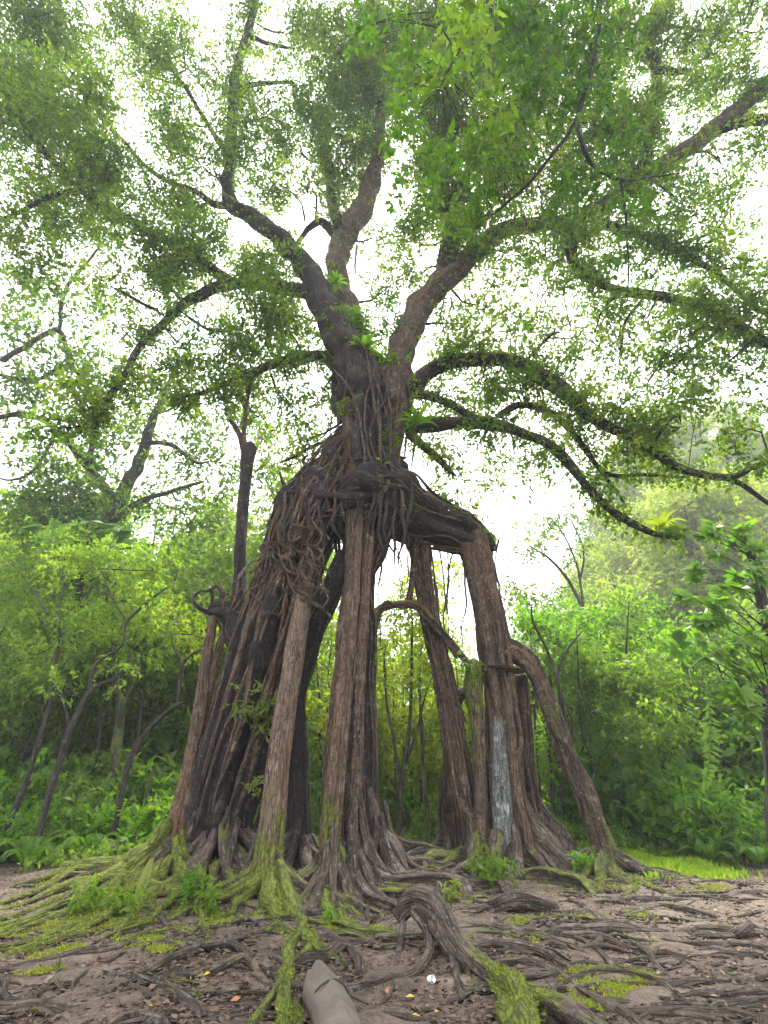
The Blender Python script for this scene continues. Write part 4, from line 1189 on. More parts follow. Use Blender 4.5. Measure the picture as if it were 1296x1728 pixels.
def make_tree(name, cat, H, r0, leafmat, leaflen, nleaf, lean, nlimb, spread, low, tint=0.5, stems=1, seed=0, lwid=0.5, flatc=0.7, slen=0.55, per=1.0):
    R = np.random.default_rng(900 + seed)
    root = bpy.data.objects.new(name, None)
    root.empty_display_size = 0.3
    COL.objects.link(root)
    root['category'] = cat
    tr, cr = MB(), MB()
    blobs = []
    for s in range(stems):
        a = R.uniform(0, 6.3)
        ln = lean if stems == 1 else R.uniform(0.08, 0.2)
        off = np.array([math.cos(a), math.sin(a), 0]) * (0.0 if stems == 1 else 0.18)
        hh = H * R.uniform(0.85, 1.0)
        pts = [[off[0], off[1], -0.25, r0 * 1.5]]
        x, y = off[0], off[1]
        nseg = 7
        for k in range(1, nseg + 1):
            x += ln * math.cos(a) * hh / nseg + R.normal(0, 0.03 * hh / nseg ** 0.5)
            y += ln * math.sin(a) * hh / nseg + R.normal(0, 0.03 * hh / nseg ** 0.5)
            pts.append([x, y, hh * k / nseg, r0 * (1 - 0.8 * k / nseg)])
        p, r, _f = tube(tr, pts, sides=9, step=0.3, flute=0.04, lump=0.06, wob=0.4, moss=0.25, tint=float(R.uniform(0, 0.4)))
        for k in range(nlimb // stems):
            f = R.uniform(low, 0.97)
            i = int(f * (len(p) - 1))
            b = R.uniform(0, 6.3)
            L_ = spread * H * R.uniform(0.6, 1.2) * (1.15 - 0.7 * (f - low) / (1 - low))
            e = p[i] + np.array([math.cos(b) * L_, math.sin(b) * L_, L_ * R.uniform(0.15, 0.75)])
            mid = (p[i] + e) / 2 + np.array([0, 0, 0.1 * L_]) + R.normal(0, 0.06 * L_, 3)
            tube(tr, [[*p[i], max(0.012, r[i] * 0.55)], [*mid, max(0.01, r[i] * 0.38)], [*e, 0.008]], sides=6, step=0.3, wob=1.0, moss=0.2)
            blobs.append((e, L_ * R.uniform(0.45, 0.75)))
            blobs.append((mid, L_ * R.uniform(0.3, 0.5)))
        blobs.append((p[-1], spread * H * 0.5))
    w = np.array([b[1] ** 2 for b in blobs])
    for (c, rb), ww in zip(blobs, w / w.sum()):
        blob(cr, R, c, (rb, rb, rb * flatc), int(nleaf * ww), leaflen, lwid, tint + R.normal(0, 0.1), k=7, slen=slen, sub=max(5, int(14 * per)))
    t = tr.obj('trunk', M_FOREST_BARK)
    t.parent = root
    c = cr.obj('crown', leafmat, smooth=False)
    c.parent = root
    c['kind'] = 'stuff'
    HOLD.append(root)
    return root


used = {}


def place(proto, x, y, rz, sc, label, group, sink=0.05):
    z = float(ground_z(x, y)) - sink
    if proto.name not in used:
        used[proto.name] = 1
        o = proto
        o.location = (x, y, z)
        o.rotation_euler = (0, 0, rz)
        o.scale = (sc, sc, sc)
    else:
        o = copy_tree(proto, (x, y, z), rz, sc)
    o['label'] = label
    o['group'] = group
    return o


slender = [make_tree('slender_tree', 'tree', 7.5, 0.075, M_LEAF_MID, 0.15, 6500, 0.16, 12, 0.22, 0.35, 0.45, seed=k) for k in range(3)]
dark_tree = [make_tree('evergreen_tree', 'tree', 10, 0.12, M_LEAF_DARK, 0.21, 9500, 0.06, 18, 0.24, 0.12, 0.5, seed=10 + k, flatc=0.8) for k in range(3)]
yellow = [make_tree('sapling', 'tree', 9, 0.075, M_LEAF_YELLOW, 0.19, 6200, 0.12, 20, 0.2, 0.16, 0.5, stems=2, seed=20 + k, slen=0.6) for k in range(3)]
tall = [make_tree('tall_tree', 'tree', 17, 0.2, M_LEAF_MID, 0.28, 11500, 0.04, 22, 0.2, 0.22, 0.5, seed=30 + k, slen=0.8, per=1.4) for k in range(3)]
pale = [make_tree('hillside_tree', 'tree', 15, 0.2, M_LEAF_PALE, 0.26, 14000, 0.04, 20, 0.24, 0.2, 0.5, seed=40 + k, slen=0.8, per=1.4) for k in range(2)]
bright = [make_tree('leafy_tree', 'tree', 9, 0.09, M_LEAF_BRIGHT, 0.21, 8000, 0.06, 16, 0.23, 0.15, 0.5, seed=50 + k, flatc=0.8) for k in range(2)]


def make_shrub(seed, mat, h, n, ll, lw, name='shrub', cat='shrub'):
    R = np.random.default_rng(1500 + seed)
    root = bpy.data.objects.new(name, None)
    COL.objects.link(root)
    root['category'] = cat
    st, fo = MB(), MB()
    ns = 16
    for k in range(ns):
        a, l_ = R.uniform(0, 6.3), h * R.uniform(0.5, 1.15)
        sp = R.uniform(0.15, 0.8)
        e = np.array([math.cos(a) * sp * l_, math.sin(a) * sp * l_, l_ * R.uniform(0.55, 0.95)])
        m_ = e * 0.5 + np.array([0, 0, 0.12 * l_])
        tube(st, [[0.04 * math.cos(a), 0.04 * math.sin(a), -0.1, 0.016], [*m_, 0.011], [*e, 0.004]], sides=5, step=0.15, wob=1.0)
        S = int(n / ns / 6)
        t = R.uniform(0.25, 1, (S, 1))
        base = m_ * (1 - t) * t * 2 + e * t ** 2 + R.normal(0, 0.09 * h, (S, 3))
        base[:, 2] = np.maximum(base[:, 2], 0.04)
        sprigs(fo, R, base, R.normal(0, 1, (S, 3)) + e / l_, 6, 0.28, ll, lw, 0.5 + R.normal(0, 0.12, S))
    s = st.obj('stems', M_FOREST_BARK)
    s.parent = root
    f = fo.obj('foliage', mat, smooth=False)
    f.parent = root
    f['kind'] = 'stuff'
    return root


def fronds(mb, R, n, length, rise, nl, ll, lw, arch=1.0, tint=0.5, taper=True, upw=0.0):
    for k in range(n):
        a = 2 * math.pi * k / n + R.uniform(-0.3, 0.3)
        le = length * R.uniform(0.7, 1.15)
        d = np.array([math.cos(a), math.sin(a), 0])
        t = np.linspace(0.12, 1, nl)
        ht = rise * R.uniform(0.7, 1.2)
        pts = d[None] * (t * le * 0.85)[:, None] + np.array([0, 0, 1.0])[None] * (ht * (np.sin(t * 2.2) - arch * 0.45 * t ** 2))[:, None]
        tan = unit(np.gradient(pts, axis=0))
        side = unit(np.cross(tan, [0, 0, 1.0]))
        up = np.cross(side, tan)
        w = np.sin(np.clip(t * 1.05, 0, 1) * math.pi) ** 0.6 if taper else np.ones(nl)
        ti = np.clip(tint + R.normal(0, 0.15) + R.normal(0, 0.06, nl), 0, 1)
        for s in (-1, 1):
            add_leaves(mb, pts, side * s + tan * 0.35 - np.array([0, 0, 0.15]), up, ll * w + 0.01, (ll * w + 0.01) * lw, ti, 0.05)
        # midrib
        rib = np.concatenate([pts, np.full((nl, 1), 0.006)], 1)[::3]
        tube(mb, np.vstack([[0, 0, -0.03, 0.01], rib]), sides=4, step=0.15, lump=0, flute=0, tint=0.3)


def make_fern(seed, length, mat=None, name='fern'):
    R = np.random.default_rng(1700 + seed)
    mb = MB()
    fronds(mb, R, 11, length, length * 0.65, 24, length * 0.16, 0.3, tint=0.55)
    o = mb.obj(name, mat or M_LEAF_BRIGHT, smooth=False)
    o['category'] = 'fern'
    return o


shrub_mid = [make_shrub(k, M_LEAF_MID, 1.5, 2400, 0.15, 0.5) for k in range(3)]
shrub_bright = [make_shrub(10 + k, M_LEAF_BRIGHT, 1.2, 2000, 0.14, 0.45, 'leafy_shrub') for k in range(3)]
shrub_dark = [make_shrub(20 + k, M_LEAF_DARK, 1.9, 2800, 0.17, 0.5, 'dark_shrub') for k in range(2)]
fern_t = [make_fern(k, 0.9) for k in range(2)]

R = np.random.default_rng(77)


def scatter(protos, n, xf, yr, sc, label, group, sink=0.05, keep=None):
    out, tries = 0, 0
    pts = []
    while out < n and tries < n * 30:
        tries += 1
        y = R.uniform(*yr)
        x = R.uniform(*xf) * y
        if keep and not keep(x, y):
            continue
        s = R.uniform(*sc)
        if any((x - a) ** 2 + (y - b) ** 2 < (0.30 * (s + c_)) ** 2 * 2 for a, b, c_ in pts):
            continue
        pts.append((x, y, s))
        place(protos[out % len(protos)], x, y, R.uniform(0, 6.3), s, label, group, sink)
        out += 1


# thicket beyond the mossy roots (towards -x)
scatter(slender, 18, (-0.92, -0.33), (18, 26), (0.95, 1.5), 'slender dark-stemmed tree in the thicket beyond the mossy buttress roots', 'slender thicket trees')
scatter(dark_tree, 9, (-0.95, -0.25), (21, 34), (0.8, 1.15), 'dark evergreen tree deep in the thicket beyond the mossy roots', 'evergreens of the thicket')
scatter(bright, 7, (-0.9, -0.2), (20.5, 30), (0.8, 1.1), 'bright leafy tree in the thicket beyond the mossy roots', 'bright trees of the thicket')
scatter(tall, 20, (-0.95, -0.15), (24, 46), (0.95, 1.4), 'tall forest tree rising at the back of the thicket', 'tall trees of the thicket')
scatter(tall, 6, (-0.9, -0.3), (25, 35), (1.0, 1.3), 'tall slim-trunked tree standing over the thicket', 'tall slim trees over the thicket')
# seen through the arch
scatter(yellow, 10, (-0.12, 0.24), (18, 30), (0.85, 1.2), 'many-stemmed yellow-green sapling growing behind the arched root', 'yellow-green saplings behind the arch')
scatter(tall, 6, (-0.15, 0.28), (38, 52), (0.6, 0.75), 'tall forest tree standing far behind the saplings', 'tall trees behind the saplings')
scatter(yellow, 8, (-0.2, 0.32), (28, 37), (0.9, 1.2), 'yellow-green tree filling in behind the saplings', 'bright trees behind the saplings')
scatter(shrub_bright, 14, (-0.2, 0.34), (22, 32), (1.3, 2.2), 'tall bright shrub far behind the pillar roots', 'tall shrubs behind the pillar roots')
# right-hand forest and hillside
scatter(slender, 9, (0.32, 0.6), (17, 25), (0.8, 1.1), 'slender tree in the grove beyond the arched mossy limb', 'slender grove trees')
scatter(dark_tree, 12, (0.40, 0.95), (18, 30), (0.75, 1.1), 'dark evergreen tree at the foot of the wooded hillside', 'evergreens at the foot of the hillside')
scatter(bright, 9, (0.42, 0.95), (18, 32), (0.75, 1.1), 'bright leafy tree at the foot of the wooded hillside', 'bright trees at the foot of the hillside')
scatter(tall, 12, (0.42, 1.0), (32, 50), (0.7, 1.0), 'green tree growing part way up the wooded hillside', 'green hillside trees')
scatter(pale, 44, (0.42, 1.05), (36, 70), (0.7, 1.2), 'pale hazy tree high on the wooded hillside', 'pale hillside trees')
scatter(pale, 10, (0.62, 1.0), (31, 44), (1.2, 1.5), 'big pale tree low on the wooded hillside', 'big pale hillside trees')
# undergrowth
scatter(shrub_mid, 26, (-0.8, -0.36), (14.5, 20), (0.6, 1.1), 'mid-green shrub in the undergrowth beyond the mossy buttress roots', 'undergrowth beyond the mossy roots', 0.02, lambda x, y: y > 13.3 + 0.05 * abs(x))
scatter(shrub_dark, 12, (-0.8, -0.3), (15, 22), (0.8, 1.4), 'dark shrub in the undergrowth beyond the mossy buttress roots', 'dark undergrowth beyond the mossy roots', 0.02)
scatter(fern_t, 24, (-0.75, -0.34), (13.4, 17), (0.9, 1.7), 'arching fern in the undergrowth beyond the mossy buttress roots', 'ferns beyond the mossy roots', 0.0)
scatter(shrub_mid, 12, (-0.15, 0.24), (17.5, 24), (0.5, 0.9), 'low shrub behind the pillar roots, under the saplings', 'shrubs under the saplings', 0.02)
scatter(shrub_bright, 20, (0.50, 0.86), (14.2, 18.5), (0.8, 1.5), 'bright leafy shrub at the edge of the grassy patch', 'shrubs by the grassy patch', 0.02)
scatter(shrub_dark, 14, (0.36, 0.85), (17.5, 23), (0.8, 1.4), 'dark shrub in the shade at the foot of the hillside', 'dark shrubs under the hillside', 0.02)
scatter(shrub_bright, 14, (-0.78, -0.35), (14, 17.5), (0.8, 1.3), 'bright leafy shrub in front of the thicket', 'bright shrubs before the thicket', 0.02)
scatter(shrub_bright, 8, (0.30, 0.46), (15.5, 19), (0.5, 0.9), 'bright leafy shrub behind the arched mossy limb', 'shrubs behind the mossy limb', 0.02)
scatter(fern_t, 10, (0.54, 0.85), (14.0, 16.5), (0.8, 1.3), 'arching fern in front of the wooded hillside', 'ferns under the hillside', 0.0)


scatter(shrub_bright, 14, (-0.82, -0.30), (17, 21), (1.7, 2.7), 'tall bright shrub standing among the thicket stems', 'tall shrubs of the thicket', 0.02)
scatter(shrub_bright, 14, (0.36, 0.85), (17, 21), (1.7, 2.7), 'tall bright shrub below the wooded hillside', 'tall shrubs below the hillside', 0.02)
scatter(shrub_mid, 10, (0.36, 0.9), (19, 24), (1.8, 2.8), 'tall mid-green shrub below the wooded hillside', 'tall mid-green shrubs below the hillside', 0.02)
scatter(shrub_mid, 10, (-0.85, -0.3), (19, 24), (1.8, 2.8), 'tall mid-green shrub deep among the thicket stems', 'tall mid-green shrubs of the thicket', 0.02)


# trees whose stems the photograph shows one by one
def stem_tree(name, label, cat, stems, clumps, mat, ll, group=None, tint=0.1, moss=0.2):
    base, t = P(*stems[0][0][:3])
    base[2] = float(ground_z(base[0], base[1]))
    root = thing(name, label, cat, tuple(base), group)
    R = nrng()
    wood = []
    for s, rows in enumerate(stems):
        mb = MB()
        c = pp(rows)
        c[:, 3] *= 0.8
        if s == 0:
            c = np.vstack([[base[0], base[1], base[2] - 0.3, c[0][3] * 1.25], c]) if c[0][2] > base[2] else c
        inf = tube(mb, c, sides=12, step=0.15, flute=0.05, lump=0.07, wob=0.1, moss=moss, tint=tint)
        wood.append(inf[0])
        mb.obj('trunk' if s == 0 else 'branch', M_FOREST_BARK, root)
    W = np.concatenate(wood)
    cr, twm = MB(), MB()
    for px, py, Y, rp, lai in clumps:
        c, t = P(px, py, Y)
        rr = rp / FPX * t
        n = int(lai * math.pi * rr * rr / (0.25 * ll * ll) * 1.2)
        subs = blob(cr, R, c, (rr, rr, rr * 0.8), n, ll, 0.5, 0.5, k=7, slen=ll * 3.2, sub=12)
        a = W[np.argmin(np.linalg.norm(W - c, axis=1))]
        tube(twm, [[*a, 0.03], [*((a + c) / 2 + R.normal(0, 0.15, 3)), 0.022], [*c, 0.014]], sides=6, step=0.3, wob=1.0)
        for sct in subs[::2]:
            tube(twm, [[*c, 0.014], [*((sct + c) / 2 + R.normal(0, 0.1, 3)), 0.01], [*sct, 0.005]], sides=5, step=0.3, wob=1.0)
    if clumps:
        o = cr.obj('crown', mat, root, smooth=False)
        o['kind'] = 'stuff'
        o = twm.obj('twigs', M_FOREST_BARK, root)
        o['kind'] = 'stuff'
    return root


stem_tree('leaning_tree', 'thin dark leaning tree whose bare stem forks high over the undergrowth', 'tree',
          [[(30, 1480, 14.0, 20), (62, 1420, 14.0, 17), (84, 1340, 14.0, 16), (116, 1240, 14.0, 15), (140, 1185, 14.0, 13), (160, 1160, 14.0, 11), (205, 1138, 14.0, 9), (222, 1100, 14, 7)],
           [(150, 1172, 14.0, 10), (162, 1120, 14.0, 8), (205, 1090, 14.0, 7), (214, 1050, 14.0, 6), (250, 1015, 14.0, 5), (290, 985, 14, 3)], [(214, 1050, 14, 5), (190, 1010, 14, 4), (170, 960, 14, 3)],
           [(120, 1235, 14, 6), (105, 1180, 14, 5), (90, 1140, 14, 3)]],
          [(120, 1070, 15, 75, 0.8), (220, 1010, 15, 70, 0.8), (160, 960, 15, 75, 0.9), (265, 960, 15.4, 60, 1.0), (70, 1110, 15.1, 60, 1.0), (240, 1100, 15.2, 45, 0.7), (180, 1130, 13.7, 40, 0.35), (110, 1160, 13.6, 40, 0.35), (250, 1030, 13.8, 40, 0.4)], M_LEAF_MID, 0.13)
stem_tree('crooked_tree', 'crooked dark tree with an elbowed branch, beside the thin outer pillar root', 'tree',
          [[(190, 1410, 14.3, 13), (208, 1330, 14.3, 13), (222, 1276, 14.3, 12), (252, 1228, 14.3, 12), (290, 1196, 14.3, 11), (312, 1184, 14.3, 7)],
           [(300, 1190, 14.3, 8), (304, 1150, 14.3, 7), (306, 1116, 14.3, 7), (292, 1090, 14.3, 5), (288, 1060, 14.3, 3)],
           [(306, 1118, 14.3, 6), (325, 1104, 14.3, 5), (345, 1094, 14.3, 3)]],
          [(290, 1050, 15.5, 50, 1.0), (340, 1080, 15.6, 35, 0.8)], M_LEAF_YELLOW, 0.13)
stem_tree('mossy_tree', 'mossy forked tree half hidden in the thicket', 'tree',
          [[(180, 1420, 16.5, 26), (192, 1330, 16.5, 22), (198, 1250, 16.5, 22), (204, 1190, 16.5, 20), (206, 1170, 16.5, 24)],
           [(206, 1180, 16.5, 14), (220, 1165, 16.5, 10), (232, 1140, 16.5, 7), (236, 1110, 16.5, 4)],
           [(202, 1180, 16.5, 14), (195, 1140, 16.5, 10), (190, 1090, 16.5, 6)]],
          [(190, 1060, 17, 60, 0.8), (240, 1080, 17, 45, 0.7)], M_LEAF_DARK, 0.17, moss=0.6)
stem_tree('bare_pole', 'bare leaning mossy pole standing in the ferns', 'tree trunk',
          [[(228, 1420, 14.8, 9), (240, 1370, 14.8, 8), (252, 1320, 14.8, 8), (264, 1288, 14.8, 5)]], [], M_LEAF_DARK, 0.15, moss=0.7)
stem_tree('leaning_tree', 'dim slim tree leaning at the edge of the thicket, beside the thin dark tree', 'tree',
          [[(-20, 1470, 14.5, 15), (10, 1400, 14.5, 14), (40, 1330, 14.5, 13), (70, 1240, 14.5, 11), (90, 1160, 14.5, 8), (100, 1060, 14.5, 5)]],
          [(60, 1040, 16, 70, 1.1), (30, 960, 16, 70, 1.1), (110, 930, 16.4, 55, 1.0), (20, 1130, 16, 50, 0.9)], M_LEAF_MID, 0.14)
stem_tree('forked_sapling', 'three-stemmed sapling framed by the arched root', 'tree',
          [[(676, 1385, 17.5, 14), (680, 1300, 17.5, 11), (690, 1240, 17.5, 9), (694, 1140, 17.5, 7), (696, 1040, 17.5, 4)],
           [(678, 1330, 17.5, 9), (668, 1270, 17.4, 8), (652, 1180, 17.3, 6), (648, 1090, 17.2, 4)],
           [(684, 1290, 17.5, 7), (705, 1230, 17.6, 6), (716, 1180, 17.6, 4), (730, 1140, 17.6, 3)]],
          [(650, 1060, 17.4, 45, 1.0), (700, 1030, 17.6, 50, 1.0), (720, 1120, 17.7, 40, 0.9), (670, 1000, 17.6, 50, 0.9), (660, 1140, 17.5, 35, 0.8), (690, 1170, 17.6, 35, 0.7)], M_LEAF_YELLOW, 0.14, moss=0.5, tint=0.3)
for rows, lab in (([(640, 1388, 16.4, 11), (634, 1330, 16.4, 11), (630, 1270, 16.4, 9), (630, 1180, 16.4, 6), (632, 1100, 16.4, 4)], 'slim mossy stem rising just behind the dark inner pillar'),
                  ([(722, 1390, 18.5, 10), (716, 1320, 18.5, 9), (712, 1240, 18.5, 9), (708, 1160, 18.5, 6), (712, 1080, 18.5, 4)], 'slim stem between the forked sapling and the braided pillar'),
                  ([(764, 1330, 15.6, 12), (752, 1270, 15.6, 11), (744, 1190, 15.6, 10), (734, 1120, 15.6, 9), (722, 1050, 15.6, 6), (716, 990, 15.6, 4)], 'leaning mossy stem close behind the braided pillar')):
    c0 = rows[-1]
    stem_tree('young_tree', lab, 'tree', [rows], [(c0[0], c0[1] - 20, c0[2], 40, 0.9), (c0[0] + 20, c0[1] + 40, c0[2], 30, 0.6)], M_LEAF_YELLOW, 0.15, moss=0.6)
stem_tree('forked_tree', 'thin forked tree rising beside the arched mossy limb', 'tree',
          [[(1000, 1430, 14.6, 10), (985, 1370, 14.6, 9), (968, 1310, 14.6, 9), (958, 1240, 14.6, 8), (944, 1160, 14.6, 7), (922, 1095, 14.6, 6), (900, 1050, 14.6, 5), (897, 1020, 14.6, 3)],
           [(950, 1225, 14.6, 7), (942, 1150, 14.6, 6), (950, 1110, 14.6, 5), (970, 1080, 14.6, 4), (985, 1062, 14.6, 2)],
           [(972, 1320, 14.6, 8), (962, 1290, 14.55, 8), (966, 1220, 14.5, 6), (958, 1200, 14.5, 4)]],
          [(925, 1055, 14.9, 40, 0.9), (985, 1050, 14.9, 40, 0.9), (900, 1090, 15.0, 30, 0.6)], M_LEAF_BRIGHT, 0.13)
for px, Yp, ln in ((905, 17, -10), (925, 17.6, -26), (940, 18, -18), (962, 18.5, -20), (985, 19, -30), (1040, 20, -20)):
    stem_tree('young_tree', 'thin pole-like stem in the grove beyond the arched mossy limb', 'tree',
              [[(px + 12, 1405, Yp, 7), (px + 6, 1330, Yp, 6), (px, 1250, Yp, 6), (px + ln * 0.6, 1150, Yp, 5), (px + ln, 1060, Yp, 3)]],
              [(px + ln, 1050, Yp, 40, 1.0), (px + ln * 0.6 + 15, 1120, Yp, 30, 0.7)], M_LEAF_BRIGHT, 0.16, group='grove stems')
# the tall pale tree behind on the thicket side, boughs across the bright sky
stem_tree('lichened_tree', 'tall pale lichened tree behind the thicket, boughs spread against the sky', 'tree',
          [[(60, 1390, 24, 50), (90, 1240, 24, 42), (120, 1080, 24, 38), (160, 920, 24, 34), (205, 840, 24, 30), (238, 770, 24, 26), (252, 720, 23.6, 20), (270, 680, 23, 14), (300, 620, 22.5, 8)],
           [(170, 900, 24, 16), (230, 850, 24, 12), (300, 826, 23.8, 9), (345, 812, 23.5, 6)],
           [(245, 745, 23.8, 12), (290, 752, 23.5, 10), (330, 780, 23.3, 7), (355, 778, 23.2, 4)],
           [(200, 850, 24, 20), (150, 790, 22, 18), (90, 720, 20, 16), (40, 700, 19, 14), (-30, 710, 18, 12)],
           [(150, 790, 22, 14), (160, 690, 20, 12), (120, 620, 18.5, 10), (60, 640, 18, 9), (-20, 630, 17.5, 8)],
           [(120, 620, 18.5, 12), (100, 560, 17.5, 12), (60, 575, 17, 11), (0, 610, 16.5, 12)],
           [(100, 560, 17.5, 9), (110, 490, 16.5, 8), (150, 440, 16, 6), (180, 400, 15.5, 4)],
           [(100, 720, 20, 9), (60, 790, 20, 7), (20, 810, 20, 5), (-20, 800, 20, 4)]],
          [(60, 560, 17, 80, 0.7), (20, 640, 17.5, 80, 0.7), (110, 620, 18, 70, 0.7), (60, 740, 19, 80, 0.7), (180, 620, 19, 70, 0.7), (250, 660, 22, 70, 0.8), (180, 760, 22, 70, 0.8), (300, 780, 23.5, 70, 0.9), (330, 720, 23, 65, 0.8), (100, 830, 21, 80, 0.9), (260, 850, 24, 70, 1.0), (40, 850, 20, 80, 1.0), (150, 880, 23, 80, 1.1), (30, 500, 16, 70, 0.8), (140, 500, 16.5, 60, 0.6), (230, 720, 23.5, 45, 1.0), (380, 800, 24, 60, 0.7), (420, 720, 24, 60, 0.7), (460, 800, 24, 60, 0.8), (350, 870, 25, 60, 1.1), (440, 890, 25, 60, 1.1)], M_LEAF_BANYAN, 0.27, tint=0.5, moss=0.45)
stem_tree('feathery_tree', 'thin feathery tree against the bright gap in the sky', 'tree',
          [[(1030, 1380, 26, 14), (1020, 1200, 26, 11), (1000, 1080, 26, 10), (965, 990, 26, 8), (930, 945, 26, 6), (900, 925, 26, 4)],
           [(985, 1030, 26, 6), (975, 960, 26, 5), (950, 900, 26, 4), (925, 870, 26, 3)],
           [(978, 985, 26, 5), (985, 930, 26, 4), (965, 880, 26, 3)]],
          [(915, 900, 26, 50, 0.55), (950, 870, 26, 45, 0.5), (890, 930, 26, 40, 0.5), (980, 930, 26, 45, 0.6), (870, 1000, 26, 40, 1.0), (900, 1010, 26, 40, 1.0)], M_LEAF_BANYAN, 0.24)


# ------------------------------------------------------------------ trees with big lobed leaves
def lobed_leaf(mb, R, c, d, size, tint):
    d = unit(np.asarray(d, float))
    nrm = np.array([0, -0.85, 0.5]) + R.normal(0, 0.35, 3)
    side = unit(np.cross(d, nrm))
    n = 9
    an = np.linspace(-2.3, 2.3, n)
    ax = d[None] * np.cos(an)[:, None] + side[None] * np.sin(an)[:, None]
    ln = size * (0.65 + 0.35 * np.cos(an * 0.6))
    add_leaves(mb, np.repeat(c[None], n, 0), ax, np.repeat(nrm[None], n, 0), ln, ln * 0.42, np.clip(tint + R.normal(0, 0.05, n), 0, 1), 0.06)


def lobed_tree(label, rows, spots, size, mat):
    base, t = P(*rows[0][:3])
    base[2] = float(ground_z(base[0], base[1]))
    root = thing('broadleaf_tree', label, 'tree', tuple(base))
    mb = MB()
    c = pp(rows)
    c = np.vstack([[base[0], base[1], base[2] - 0.2, c[0][3] * 1.2], c])
    inf = tube(mb, c, sides=12, step=0.15, moss=0.3)
    mb.obj('trunk', M_FOREST_BARK, root)
    R = nrng()
    for px, py, Y in spots:
        e, t = P(px, py, Y)
        a = inf[0][np.argmin(np.linalg.norm(inf[0] - e - np.array([0, 0, -0.5]), axis=1))]
        mb = MB()
        tube(mb, [[*a, 0.022], [*((a + e) / 2 + np.array([0, 0, 0.12])), 0.014], [*e, 0.007]], sides=6, step=0.12, wob=0.8)
        st = mb.obj('leaf_stalk', M_FOREST_BARK, root)
        for k in range(3):
            lf = MB()
            dd = (e - a) * np.array([1, 1, 0.3]) + R.normal(0, 0.4, 3) + np.array([0, -0.1, -0.7])
            lobed_leaf(lf, R, e + (R.normal(0, size * 0.1, 3) if k else 0), dd, size * R.uniform(0.7, 1.15), R.uniform(0.4, 0.9))
            lf.obj('lobed_leaf', mat, st, smooth=False)
    return root


R = np.random.default_rng(5)
lobed_tree('broadleaf tree with big bright lobed leaves in front of the wooded hillside',
           [(1316, 1440, 12.2, 30), (1306, 1320, 12.0, 28), (1298, 1200, 11.8, 26), (1296, 1080, 11.7, 24), (1280, 980, 11.6, 20), (1262, 920, 11.5, 12)],
           [(R.uniform(1140, 1300), R.uniform(890, 1110), R.uniform(10.6, 12.4)) for _ in range(44)] + [(R.uniform(1230, 1300), R.uniform(1100, 1230), R.uniform(11, 12.2)) for _ in range(14)], 0.38, M_LEAF_BRIGHT)
lobed_tree('broadleaf tree with big lobed leaves above the thicket',
           [(100, 1440, 18, 18), (112, 1250, 18, 16), (125, 1080, 18, 14), (140, 960, 18, 10), (150, 920, 18, 7)],
           [(R.uniform(60, 215), R.uniform(885, 985), R.uniform(17, 19)) for _ in range(30)], 0.55, M_LEAF_BRIGHT)


